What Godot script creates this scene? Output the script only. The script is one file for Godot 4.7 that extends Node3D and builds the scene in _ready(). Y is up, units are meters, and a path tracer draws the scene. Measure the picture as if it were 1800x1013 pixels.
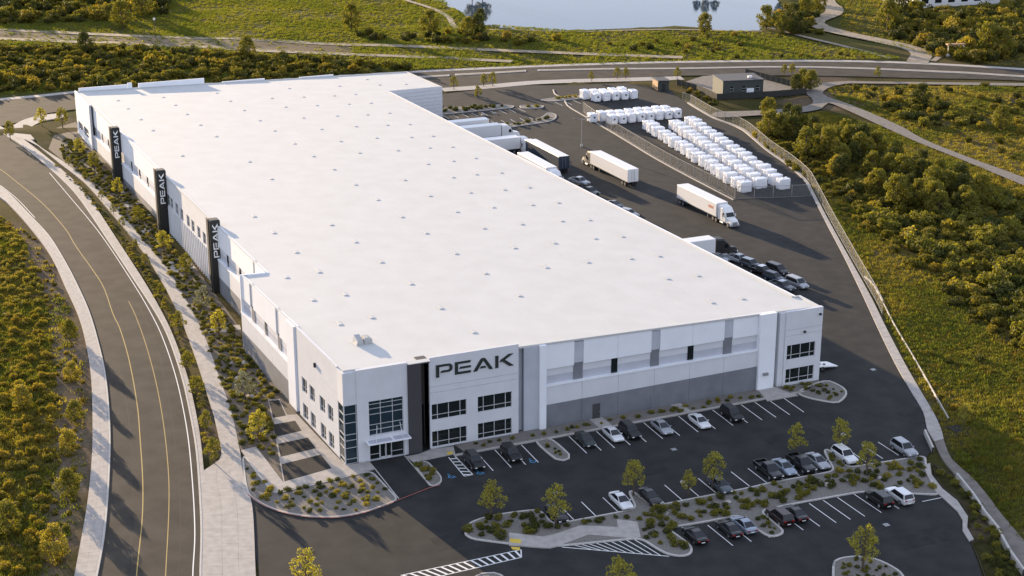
extends Node3D
# An aerial view of a long white warehouse with a truck yard, car parks, a curving road, meadows and a lake. Metres; x runs along
# the warehouse front, -z along its depth, the front entrance corner is the origin.
var M := {}
var names := {}
var cache := {}
var rng := RandomNumberGenerator.new()
var flats: Array = []
var flat_boxes: Array = []
var hill_noise := FastNoiseLite.new()


func _ready():
	rng.seed = 11
	# camera, sky, sun, exposure
	var cam := Camera3D.new()
	cam.name = "camera"
	cam.position = Vector3(-62.6, 97.81, 201.23)
	cam.rotation = Vector3(deg_to_rad(-18.71), deg_to_rad(-23.842), 0)
	cam.fov = 20.496
	cam.near = 1.0; cam.far = 9000.0
	add_child(cam)
	cam.make_current()
	var env := Environment.new()
	env.background_mode = Environment.BG_SKY
	var sky := Sky.new()
	var sm := ProceduralSkyMaterial.new()
	sm.sky_top_color = Color(0.58, 0.62, 0.71)
	sm.sky_horizon_color = Color(0.835, 0.87, 0.925)
	sm.sky_curve = 0.22
	sm.ground_bottom_color = Color(0.25, 0.24, 0.2)
	sm.ground_horizon_color = Color(0.5, 0.5, 0.46)
	sm.sky_energy_multiplier = 0.92
	sky.sky_material = sm
	env.sky = sky
	env.tonemap_mode = Environment.TONE_MAPPER_LINEAR
	env.tonemap_exposure = 2.7
	env.sdfgi_enabled = true; env.ssao_enabled = true; env.ssil_enabled = true
	var we := WorldEnvironment.new()
	we.name = "world_environment"
	we.environment = env
	add_child(we)
	var sun := DirectionalLight3D.new()
	sun.name = "sun"
	var az := deg_to_rad(9.2); var el := deg_to_rad(7.5)
	var dir := Vector3(sin(az) * cos(el), -sin(el), cos(az) * cos(el))
	sun.basis = Basis.looking_at(dir, Vector3.UP)
	sun.light_energy = 1.6
	sun.light_color = Color(1.0, 0.885, 0.73)
	sun.light_angular_distance = 0.5
	sun.shadow_enabled = true
	add_child(sun)
	materials()
	for c in [["paint_black", 0.008, 0.008, 0.009], ["paint_white", 0.7, 0.7, 0.7], ["paint_silver", 0.32, 0.33, 0.35], ["paint_steel", 0.25, 0.29, 0.35], ["paint_slate", 0.06, 0.07, 0.085], ["paint_green", 0.022, 0.03, 0.028], ["paint_navy", 0.012, 0.02, 0.045], ["paint_maroon", 0.025, 0.01, 0.01]]: paint(c[0], Color(c[1], c[2], c[3]))
	setting()
	print("setting done")
	warehouse()
	print("warehouse done")
	yard()
	parked_cars()
	print("vehicles done")
	vegetation()

# ---------------------------------------------------------------- helpers
func V(a: Array) -> PackedVector2Array:
	var r := PackedVector2Array()
	for i in range(0, a.size(), 2): r.append(Vector2(a[i], a[i + 1]))
	return r
func lin(r: float, g: float, b: float) -> Color: return Color(r, g, b).linear_to_srgb()
func numbered(n: String) -> String:
	if not names.has(n):
		names[n] = 0
		return n
	names[n] += 1
	return "%s_%03d" % [n, names[n]]
func tag(o: Node, label: String, category := "", group := "", kind := "") -> Node:
	if label: o.set_meta("label", label)
	if category: o.set_meta("category", category)
	if group: o.set_meta("group", group)
	if kind: o.set_meta("kind", kind)
	return o
func thing(called: String, label: String, category: String, at := Vector3.ZERO, turn := 0.0, group := "") -> Node3D:
	var o := Node3D.new()
	o.name = numbered(called)
	add_child(o)
	o.position = at
	o.rotation.y = turn
	tag(o, label, category, group)
	return o
func mi(mesh: Mesh, called: String, m: Material, parent: Node = null) -> MeshInstance3D:
	var o := MeshInstance3D.new()
	o.mesh = mesh
	o.material_override = m
	if parent == null:
		o.name = numbered(called)
		add_child(o)
	else:
		o.name = called
		parent.add_child(o, true)
	return o
func ST() -> SurfaceTool:
	var st := SurfaceTool.new()
	st.begin(Mesh.PRIMITIVE_TRIANGLES)
	st.set_smooth_group(-1)
	return st
func done(st: SurfaceTool) -> ArrayMesh:
	st.generate_normals()
	return st.commit()
func ob(st: SurfaceTool, called: String, m: Material, parent: Node = null) -> MeshInstance3D: return mi(done(st), called, m, parent)
func structure(o: Node, label: String, category: String) -> Node: return tag(o, label, category, "", "structure")
func tri(st, a: Vector3, b: Vector3, c: Vector3):
	st.add_vertex(a); st.add_vertex(b); st.add_vertex(c)
func quad(st, a: Vector3, b: Vector3, c: Vector3, d: Vector3):
	tri(st, a, b, c); tri(st, a, c, d)
func hexa(st, p: Array):   # p: bottom 0..3 (clockwise from above), top 4..7
	quad(st, p[4], p[5], p[6], p[7]); quad(st, p[3], p[2], p[1], p[0])
	for i in 4:
		var j := (i + 1) % 4
		quad(st, p[i + 4], p[i], p[j], p[j + 4])
func box(st, x0: float, x1: float, y0: float, y1: float, z0: float, z1: float):
	hexa(st, [Vector3(x0, y0, z0), Vector3(x1, y0, z0), Vector3(x1, y0, z1), Vector3(x0, y0, z1), Vector3(x0, y1, z0), Vector3(x1, y1, z0), Vector3(x1, y1, z1), Vector3(x0, y1, z1)])
func sbox(st, x0: float, x1: float, b0: float, b1: float, t0: float, t1: float, z0: float, z1: float):   # bottom and top heights differ at the two ends
	hexa(st, [Vector3(x0, b0, z0), Vector3(x1, b1, z0), Vector3(x1, b1, z1), Vector3(x0, b0, z1), Vector3(x0, t0, z0), Vector3(x1, t1, z0), Vector3(x1, t1, z1), Vector3(x0, t0, z1)])
func bar(st, a: Vector3, b: Vector3, r0: float, r1 := -1.0, n := 6):
	if r1 < 0: r1 = r0
	var d := (b - a).normalized()
	var u := d.cross(Vector3.UP if absf(d.y) < 0.9 else Vector3.RIGHT).normalized()
	var w := u.cross(d)
	for i in n:
		var p := TAU * i / n; var q := TAU * (i + 1) / n
		var e0 := u * cos(p) + w * sin(p); var e1 := u * cos(q) + w * sin(q)
		quad(st, a + e0 * r0, b + e0 * r1, b + e1 * r1, a + e1 * r0)
		tri(st, b, b + e1 * r1, b + e0 * r1)
		tri(st, a, a + e0 * r0, a + e1 * r0)
func sheet_into(st, pts: PackedVector2Array, y: float):
	var t := Geometry2D.triangulate_polygon(pts)
	for i in range(0, t.size(), 3):
		var a := pts[t[i]]; var b := pts[t[i + 1]]; var c := pts[t[i + 2]]
		if (b - a).cross(c - a) < 0:
			var k := b; b = c; c = k
		tri(st, Vector3(a.x, y, a.y), Vector3(b.x, y, b.y), Vector3(c.x, y, c.y))
func sheet(pts: PackedVector2Array, y: float) -> ArrayMesh:
	var st := ST()
	sheet_into(st, pts, y)
	return done(st)
func slab(pts: PackedVector2Array, y0: float, y1: float) -> ArrayMesh:
	var st := ST()
	sheet_into(st, pts, y1)
	for i in pts.size():
		var a := pts[i]; var b := pts[(i + 1) % pts.size()]
		quad(st, Vector3(a.x, y1, a.y), Vector3(a.x, y0, a.y), Vector3(b.x, y0, b.y), Vector3(b.x, y1, b.y))
	return done(st)
func smooth(pts: PackedVector2Array, step := 2.0, closed := false) -> PackedVector2Array:   # Catmull-Rom
	var r := PackedVector2Array()
	var n := pts.size()
	for i in (n if closed else n - 1):
		var p0 := pts[(i - 1 + n) % n] if closed or i > 0 else pts[0] * 2 - pts[1]
		var p1 := pts[i]; var p2 := pts[(i + 1) % n]
		var p3 := pts[(i + 2) % n] if closed or i + 2 < n else pts[n - 1] * 2 - pts[n - 2]
		var k := maxi(1, int(p1.distance_to(p2) / step))
		for j in k: r.append(p1.cubic_interpolate(p2, p0, p3, float(j) / k))
	if not closed: r.append(pts[n - 1])
	return r
func resample(pts: PackedVector2Array, n: int) -> PackedVector2Array:
	var total := 0.0
	for i in pts.size() - 1: total += pts[i].distance_to(pts[i + 1])
	var r := PackedVector2Array([pts[0]])
	var at := 0.0; var i := 0; var seg := 0.0
	for k in range(1, n):
		var want := total * k / n
		while i < pts.size() - 2 and seg + pts[i].distance_to(pts[i + 1]) < want:
			seg += pts[i].distance_to(pts[i + 1]); i += 1
		r.append(pts[i].lerp(pts[i + 1], (want - seg) / maxf(pts[i].distance_to(pts[i + 1]), 1e-5)))
	r.append(pts[pts.size() - 1])
	return r
func offset_line(pts: PackedVector2Array, d: float) -> PackedVector2Array:
	var r := PackedVector2Array()
	for i in pts.size():
		var t := (pts[mini(i + 1, pts.size() - 1)] - pts[maxi(i - 1, 0)]).normalized()
		r.append(pts[i] + Vector2(-t.y, t.x) * d)
	return r
func ribbon_poly(a: PackedVector2Array, b: PackedVector2Array) -> PackedVector2Array:
	var r := a.duplicate()
	for i in b.size(): r.append(b[b.size() - 1 - i])
	return r
func strip_into(st, a: PackedVector2Array, b: PackedVector2Array, y: float):
	for i in mini(a.size(), b.size()) - 1:
		quad(st, Vector3(a[i].x, y, a[i].y), Vector3(a[i + 1].x, y, a[i + 1].y), Vector3(b[i + 1].x, y, b[i + 1].y), Vector3(b[i].x, y, b[i].y))
func line_into(st, pts: PackedVector2Array, w: float, y: float): strip_into(st, offset_line(pts, -w / 2), offset_line(pts, w / 2), y)
func kerb_into(st, pts: PackedVector2Array, w: float, y0: float, y1: float):
	var a := offset_line(pts, -w / 2); var b := offset_line(pts, w / 2)
	var a2 := offset_line(pts, -w / 2 + 0.03); var b2 := offset_line(pts, w / 2 - 0.03)
	strip_into(st, a2, b2, y1)
	for i in pts.size() - 1:
		quad(st, Vector3(a[i].x, y0, a[i].y), Vector3(a[i + 1].x, y0, a[i + 1].y), Vector3(a2[i + 1].x, y1, a2[i + 1].y), Vector3(a2[i].x, y1, a2[i].y))
		quad(st, Vector3(b2[i].x, y1, b2[i].y), Vector3(b2[i + 1].x, y1, b2[i + 1].y), Vector3(b[i + 1].x, y0, b[i + 1].y), Vector3(b[i].x, y0, b[i].y))
func rounded(pts: PackedVector2Array, r: float) -> PackedVector2Array:   # corners rounded to about r
	var out := PackedVector2Array()
	var n := pts.size()
	for i in n:
		var p := pts[i]; var a := pts[(i - 1 + n) % n]; var b := pts[(i + 1) % n]
		var q0 := p + (a - p).normalized() * minf(r, p.distance_to(a) * 0.45)
		var q1 := p + (b - p).normalized() * minf(r, p.distance_to(b) * 0.45)
		for k in 5:
			var t := k / 4.0
			out.append(q0.lerp(p, t).lerp(p.lerp(q1, t), t))
	return out
func closed(pts: PackedVector2Array) -> PackedVector2Array:
	var r := pts.duplicate(); r.append(pts[0]); r.append(pts[1])
	return r
func prism_into(st, pts: PackedVector2Array, xf: Transform3D, depth: float):   # outline in local x, y pushed out along local z
	var t := Geometry2D.triangulate_polygon(pts)
	for i in range(0, t.size(), 3):
		var q := [pts[t[i]], pts[t[i + 1]], pts[t[i + 2]]]
		tri(st, xf * Vector3(q[0].x, q[0].y, depth), xf * Vector3(q[1].x, q[1].y, depth), xf * Vector3(q[2].x, q[2].y, depth))
	for i in pts.size():
		var a := pts[i]; var b := pts[(i + 1) % pts.size()]
		quad(st, xf * Vector3(a.x, a.y, 0), xf * Vector3(a.x, a.y, depth), xf * Vector3(b.x, b.y, depth), xf * Vector3(b.x, b.y, 0))
func scatter(poly: PackedVector2Array, spacing: float, sd: int, jitter := 0.45) -> PackedVector2Array:
	var r := PackedVector2Array()
	var g := RandomNumberGenerator.new(); g.seed = sd
	var lo := poly[0]; var hi := poly[0]
	for p in poly: lo = lo.min(p); hi = hi.max(p)
	var row := 0
	var z := lo.y
	while z < hi.y:
		var x := lo.x + (spacing / 2 if row % 2 else 0.0)
		while x < hi.x:
			var p := Vector2(x + g.randf_range(-jitter, jitter) * spacing, z + g.randf_range(-jitter, jitter) * spacing)
			if Geometry2D.is_point_in_polygon(p, poly): r.append(p)
			x += spacing
		z += spacing * 0.87; row += 1
	return r

# ---------------------------------------------------------------- materials
func noise_image(sd: int, freq: float, oct: int, size: int) -> Image:
	var n := FastNoiseLite.new()
	n.seed = sd; n.frequency = freq; n.fractal_octaves = oct; n.noise_type = FastNoiseLite.TYPE_SIMPLEX_SMOOTH
	return n.get_seamless_image(size, size)
func two_tone(sd: int, freq: float, oct: int, size: int, a: Color, b: Color, speck := 0.0) -> ImageTexture:   # linear colours a..b mixed by noise, with a fine grain
	var n := noise_image(sd, freq, oct, size)
	var g := RandomNumberGenerator.new(); g.seed = sd
	var im := Image.create(size, size, true, Image.FORMAT_RGB8)
	for y in size:
		for x in size:
			var c := a.lerp(b, clampf(n.get_pixel(x, y).r, 0, 1))
			if speck > 0: c = c * (1.0 + g.randf_range(-speck, speck))
			im.set_pixel(x, y, c.linear_to_srgb())
	im.generate_mipmaps()
	return ImageTexture.create_from_image(im)
func flat(called: String, c: Color, rough := 0.7, metal := 0.0) -> StandardMaterial3D:
	var m := StandardMaterial3D.new()
	m.albedo_color = c.linear_to_srgb(); m.roughness = rough; m.metallic = metal
	M[called] = m
	return m
func tex(called: String, t: Texture2D, metres: float, rough := 0.85) -> StandardMaterial3D:
	var m := StandardMaterial3D.new()
	m.albedo_texture = t; m.roughness = rough
	m.uv1_triplanar = true; m.uv1_world_triplanar = true
	m.uv1_scale = Vector3.ONE / metres
	M[called] = m
	return m
func leaf(called: String, c: Color, back: float) -> StandardMaterial3D:
	var m := flat(called, c, 0.7)
	m.vertex_color_use_as_albedo = true
	m.backlight_enabled = true
	m.backlight = Color(back, back, back * 0.6)
	m.cull_mode = BaseMaterial3D.CULL_DISABLED
	m.metallic_specular = 0.3
	return m
func paint(called: String, c: Color, metal := 0.3) -> StandardMaterial3D:
	var m := flat(called, c, 0.32, metal)
	m.clearcoat_enabled = true; m.clearcoat = 0.4; m.clearcoat_roughness = 0.08
	return m
func materials():
	tex("lot", two_tone(3, 0.009, 7, 1024, Color(0.0215, 0.022, 0.0225), Color(0.041, 0.0395, 0.0375), 0.2), 47, 0.88)
	tex("road", two_tone(5, 0.009, 7, 1024, Color(0.042, 0.0375, 0.032), Color(0.078, 0.068, 0.056), 0.18), 53, 0.88)
	M.lot.metallic_specular = 0.28; M.road.metallic_specular = 0.22
	tex("concrete", two_tone(7, 0.02, 5, 512, Color(0.3, 0.275, 0.25), Color(0.42, 0.385, 0.35), 0.05), 17, 0.85)
	tex("kerb", two_tone(8, 0.05, 4, 256, Color(0.36, 0.34, 0.31), Color(0.52, 0.49, 0.45), 0.06), 7, 0.85)
	tex("dirt", two_tone(9, 0.02, 6, 512, Color(0.15, 0.12, 0.085), Color(0.34, 0.28, 0.21), 0.15), 23, 0.95)
	tex("mulch", two_tone(24, 0.05, 5, 512, Color(0.06, 0.048, 0.036), Color(0.17, 0.14, 0.105), 0.35), 9, 0.95)
	tex("gravel", two_tone(11, 0.05, 5, 512, Color(0.1, 0.09, 0.078), Color(0.24, 0.215, 0.19), 0.35), 9, 0.95)
	tex("trail", two_tone(12, 0.02, 5, 512, Color(0.12, 0.105, 0.09), Color(0.2, 0.175, 0.15), 0.1), 19, 0.9)
	tex("membrane", two_tone(13, 0.008, 4, 1024, Color(0.485, 0.485, 0.47), Color(0.54, 0.54, 0.525), 0.025), 61, 0.75)
	tex("white_wall", two_tone(14, 0.012, 5, 512, Color(0.76, 0.765, 0.785), Color(0.82, 0.825, 0.845), 0.02), 29, 0.75)
	tex("pale_wall", two_tone(15, 0.012, 5, 512, Color(0.58, 0.58, 0.595), Color(0.64, 0.64, 0.655), 0.03), 23, 0.75)
	tex("light_grey_wall", two_tone(16, 0.012, 5, 512, Color(0.42, 0.43, 0.47), Color(0.49, 0.5, 0.54), 0.03), 23, 0.75)
	tex("dark_grey_wall", two_tone(17, 0.012, 5, 512, Color(0.15, 0.155, 0.17), Color(0.2, 0.205, 0.22), 0.03), 23, 0.75)
	var t := tex("ground", two_tone(18, 0.03, 7, 1024, Color(0.5, 0.48, 0.44), Color(1, 1, 1), 0.22), 31, 1.0)
	t.vertex_color_use_as_albedo = true
	t.metallic_specular = 0.1
	tex("patch", two_tone(23, 0.02, 6, 256, Color(0.02, 0.02, 0.02), Color(0.034, 0.034, 0.034), 0.2), 13, 0.9)
	M.patch.metallic_specular = 0.28
	flat("charcoal", Color(0.05, 0.046, 0.048), 0.65)
	flat("black_sign", Color(0.012, 0.013, 0.013), 0.45)
	flat("dark_letter", Color(0.02, 0.025, 0.022), 0.5)
	flat("white_letter", Color(0.88, 0.88, 0.86), 0.5)
	flat("brown_recess", Color(0.07, 0.055, 0.048), 0.7)
	flat("aluminium", Color(0.6, 0.6, 0.6), 0.45, 0.2)
	flat("glass", Color(0.012, 0.016, 0.016), 0.06)
	flat("blue_glass", Color(0.02, 0.035, 0.045), 0.05)
	flat("white_paint", Color(0.72, 0.71, 0.68), 0.7)
	flat("yellow_paint", Color(0.36, 0.25, 0.07), 0.8)
	flat("blue_paint", Color(0.05, 0.22, 0.4), 0.75)
	flat("red_paint", Color(0.3, 0.09, 0.07), 0.75)
	flat("tactile", Color(0.6, 0.42, 0.05), 0.8)
	flat("galvanised", Color(0.3, 0.3, 0.3), 0.5, 0.4)
	flat("black_metal", Color(0.02, 0.02, 0.02), 0.5, 0.2)
	flat("rubber", Color(0.012, 0.012, 0.012), 0.85)
	flat("rim", Color(0.4, 0.4, 0.42), 0.35, 0.7)
	flat("car_glass", Color(0.01, 0.012, 0.014), 0.05)
	flat("lamp_glass", Color(0.75, 0.75, 0.72), 0.15)
	flat("red_lamp", Color(0.3, 0.01, 0.01), 0.25)
	flat("amber", Color(0.55, 0.18, 0.05), 0.5)
	flat("trailer_white", Color(0.72, 0.71, 0.7), 0.4)
	flat("trailer_navy", Color(0.018, 0.032, 0.055), 0.4)
	flat("under", Color(0.02, 0.02, 0.022), 0.7)
	flat("wrap", Color(0.76, 0.77, 0.8), 0.35)
	flat("green_grey", Color(0.045, 0.053, 0.047), 0.75)
	flat("slate_roof", Color(0.06, 0.065, 0.075), 0.8)
	flat("timber", Color(0.34, 0.2, 0.1), 0.75)
	flat("bark", Color(0.09, 0.065, 0.045), 0.95)
	flat("rock", Color(0.36, 0.33, 0.3), 0.9)
	flat("screen_mesh", Color(0.035, 0.035, 0.03), 0.9)
	flat("hatch", Color(0.4, 0.4, 0.39), 0.7)
	flat("dome", Color(0.62, 0.63, 0.64), 0.4)
	var w := flat("water", Color(0.03, 0.055, 0.09), 0.06)
	w.metallic_specular = 0.3
	w.heightmap_enabled = true
	w.heightmap_texture = ImageTexture.create_from_image(noise_image(40, 0.03, 4, 512))
	w.heightmap_scale = 0.6
	w.uv1_triplanar = true; w.uv1_world_triplanar = true; w.uv1_scale = Vector3.ONE / 14.0
	leaf("leaf_mid", Color(0.25, 0.24, 0.058), 1.0)
	leaf("leaf_dark", Color(0.105, 0.118, 0.036), 0.9)
	leaf("leaf_gold", Color(0.41, 0.35, 0.085), 1.0)
	leaf("leaf_grey", Color(0.36, 0.36, 0.26), 0.5)
	leaf("leaf_autumn", Color(0.44, 0.41, 0.1), 1.0)
	leaf("grass", Color(0.36, 0.32, 0.09), 1.0)

# ---------------------------------------------------------------- plants
func foliage(sd: int, blobs: Array, count: int, size: float) -> ArrayMesh:   # blobs: [centre, radius]
	var g := RandomNumberGenerator.new(); g.seed = sd
	var total := 0.0
	for b in blobs: total += b[1] * b[1]
	var pv := PackedVector3Array(); var nv := PackedVector3Array(); var cv := PackedColorArray()
	for b in blobs:
		var c: Vector3 = b[0]; var r: float = b[1]
		for k in int(count * r * r / total):
			var d := Vector3(g.randfn(), g.randfn(), g.randfn()).normalized()
			var p := c + d * r * (1.02 - 0.5 * pow(g.randf(), 2.0)) * Vector3(1, 0.85, 1)
			if p.y < 0.04: p.y = 0.04 + g.randf() * 0.2
			var n := (d + Vector3(g.randfn(), g.randfn(), g.randfn()) * 0.5).normalized()
			var u := n.cross(Vector3(g.randfn(), g.randfn(), g.randfn())).normalized()
			var w := n.cross(u)
			var s := size * g.randf_range(0.6, 1.3)
			var q := [p - u * s, p + w * s * 0.55, p + u * s, p - w * s * 0.55]
			var t := g.randf_range(0.55, 1.0)
			var col := Color(t, t * g.randf_range(0.92, 1.0), t * g.randf_range(0.6, 1.0))
			for i in [0, 1, 2, 0, 2, 3]:
				pv.append(q[i]); nv.append(n); cv.append(col)
	var a := []
	a.resize(Mesh.ARRAY_MAX)
	a[Mesh.ARRAY_VERTEX] = pv; a[Mesh.ARRAY_NORMAL] = nv; a[Mesh.ARRAY_COLOR] = cv
	var m := ArrayMesh.new()
	m.add_surface_from_arrays(Mesh.PRIMITIVE_TRIANGLES, a)
	return m
func bush_mesh(sd: int, lobes: int, count: int, size: float, flatness := 0.8) -> ArrayMesh:   # about one metre in radius
	var g := RandomNumberGenerator.new(); g.seed = sd
	var b := [[Vector3(0, 0.45 * flatness, 0), 0.62]]
	for i in lobes:
		var a := TAU * (i + g.randf() * 0.7) / lobes
		b.append([Vector3(cos(a) * g.randf_range(0.35, 0.65), g.randf_range(0.3, 0.95) * flatness, sin(a) * g.randf_range(0.35, 0.65)), g.randf_range(0.28, 0.46)])
	return foliage(sd, b, count, size)
func tree_meshes(sd: int, h: float, r: float, clumps: int, count: int, size: float, low := 0.3) -> Array:   # [trunk, crown]
	var g := RandomNumberGenerator.new(); g.seed = sd
	var st := ST()
	var lean := Vector3(g.randf_range(-0.15, 0.15), 0, g.randf_range(-0.15, 0.15))
	var top := Vector3(0, h * 0.85, 0) + lean * 2
	bar(st, Vector3(0, -0.1, 0), Vector3(0, h * low, 0) + lean, 0.028 * h, 0.02 * h)
	bar(st, Vector3(0, h * low, 0) + lean, top, 0.02 * h, 0.006 * h)
	var b := []
	for i in clumps:
		var t := (i + 0.5) / clumps
		var y := h * lerpf(low + 0.06, 0.96, t)
		var wide := r * (1.0 - 0.75 * pow(absf(t - 0.32) / 0.68, 1.5)) * g.randf_range(0.45, 0.95)
		var a := i * 2.4 + g.randf_range(-0.5, 0.5)
		var c := Vector3(cos(a) * wide, y, sin(a) * wide) + lean
		b.append([c, r * g.randf_range(0.15, 0.36)])
		bar(st, Vector3(0, maxf(h * low, y - wide * 0.9), 0) + lean, c, 0.009 * h, 0.003 * h, 5)
	return [done(st), foliage(sd, b, count, size)]
func tree(key: String, m: Material, at: Vector2, s: float, label: String, group: String, called := "tree", y := 0.0) -> Node3D:
	var t := thing(called, label, "tree", Vector3(at.x, y, at.y), rng.randf() * TAU, group)
	t.scale = Vector3(s * rng.randf_range(0.92, 1.08), s, s * rng.randf_range(0.92, 1.08))
	mi(cache[key][0], "trunk", M.bark, t)
	mi(cache[key][1], "crown", m, t)
	return t
func shrub(kind: String, m: Material, at: Vector2, s: float, y: float, label: String, group: String, called := "shrub") -> MeshInstance3D:
	var o := mi(cache[kind], called, m)
	o.position = Vector3(at.x, y, at.y)
	o.rotation.y = rng.randf() * TAU
	o.scale = Vector3(s * rng.randf_range(0.85, 1.15), s * rng.randf_range(0.8, 1.1), s * rng.randf_range(0.85, 1.15))
	tag(o, label, "shrub", group)
	return o
func crowd(called: String, mesh: Mesh, m: Material, xf: Array, cols: PackedColorArray, label: String, category: String):
	var mm := MultiMesh.new()
	mm.transform_format = MultiMesh.TRANSFORM_3D
	mm.use_colors = true
	mm.mesh = mesh
	mm.instance_count = xf.size()
	for i in xf.size():
		mm.set_instance_transform(i, xf[i]); mm.set_instance_color(i, cols[i])
	var o := MultiMeshInstance3D.new()
	o.multimesh = mm; o.material_override = m
	o.name = numbered(called)
	add_child(o)
	tag(o, label, category, "", "stuff")
func near_flat(p: Vector2) -> bool:
	for i in flats.size():
		if flat_boxes[i].has_point(p) and Geometry2D.is_point_in_polygon(p, flats[i]): return true
	return false
func ground_height(p: Vector2) -> float:
	var hit := 0
	for d in [Vector2(0, 0), Vector2(3.5, 0), Vector2(-3.5, 0), Vector2(0, 3.5), Vector2(0, -3.5)]:
		if near_flat(p + d): hit += 1
	if hit > 0: return -0.22
	return -0.12 + 0.9 * hill_noise.get_noise_2d(p.x, p.y)

# ---------------------------------------------------------------- ground, roads, car parks
var shoulder: PackedVector2Array
var road_l: PackedVector2Array
var road_r: PackedVector2Array
var lake_outline: PackedVector2Array
func bounds(pts: PackedVector2Array) -> Rect2:
	var r := Rect2(pts[0], Vector2.ZERO)
	for p in pts: r = r.expand(p)
	return r
func slabs(a: PackedVector2Array, b: PackedVector2Array, n: int, m: int, y0: float, y1: float, mat: Material, parent: Node, called: String, most := 300):   # a ribbon of separate concrete slabs
	var A := resample(a, n); var B := resample(b, n)
	var rest := ST(); var many := 0; var left := 0
	for i in n:
		for j in m:
			var q := []
			for e in [[0.0, 0.0], [1.0, 0.0], [1.0, 1.0], [0.0, 1.0]]:
				var u: float = (j + lerpf(0.004, 0.996, e[1])) / m
				var p := A[i].lerp(B[i], u).lerp(A[i + 1].lerp(B[i + 1], u), lerpf(0.006, 0.994, e[0]))
				q.append(p)
			var top := y1 + (float((i * 7 + j * 3) % 5) - 2) * 0.002
			var st: SurfaceTool = ST() if many < most else rest
			var P := []
			for p in q: P.append(Vector3(p.x, y0, p.y))
			for p in q: P.append(Vector3(p.x, top, p.y))
			hexa(st, P)
			if many < most: ob(st, called, mat, parent)
			else: left += 1
			many += 1
	if left > 0: tag(ob(rest, called + "_field", mat, parent), "", "", "", "stuff")
func bed(pts: PackedVector2Array, label: String, kerb_w := 0.3, curve := true) -> Node3D:
	var p := smooth(pts, 0.8, true) if curve else rounded(pts, 1.4)
	var o := structure(mi(slab(p, -0.1, 0.1), "planting_bed", M.gravel), label, "planting bed")
	var st := ST()
	kerb_into(st, closed(p), kerb_w, -0.1, 0.15)
	ob(st, "kerb", M.kerb, o)
	return o
func marks(parent: Node, called: String, lines: Array, w: float, m: Material, y: float):
	for l in lines:
		var st := ST()
		line_into(st, l, w, y)
		ob(st, called, m, parent)
func seg(x0: float, z0: float, x1: float, z1: float) -> PackedVector2Array: return V([x0, z0, x1, z1])
func wheelchair(at: Vector2, parent: Node):
	var st := ST()
	var arc := PackedVector2Array()
	for i in 15: arc.append(at + Vector2(0.05, 0.1) + Vector2(cos(0.3 + i * 0.3), sin(0.3 + i * 0.3)) * 0.42)
	line_into(st, arc, 0.16, 0.009)
	line_into(st, PackedVector2Array([at + Vector2(-0.05, -0.55), at + Vector2(0.0, -0.05), at + Vector2(0.4, 0.0), at + Vector2(0.6, 0.5)]), 0.15, 0.009)
	var dot := PackedVector2Array()
	for i in 10: dot.append(at + Vector2(-0.06, -0.8) + Vector2(cos(i * TAU / 10), sin(i * TAU / 10)) * 0.14)
	sheet_into(st, dot, 0.009)
	ob(st, "accessible_symbol", M.blue_paint, parent)
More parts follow.
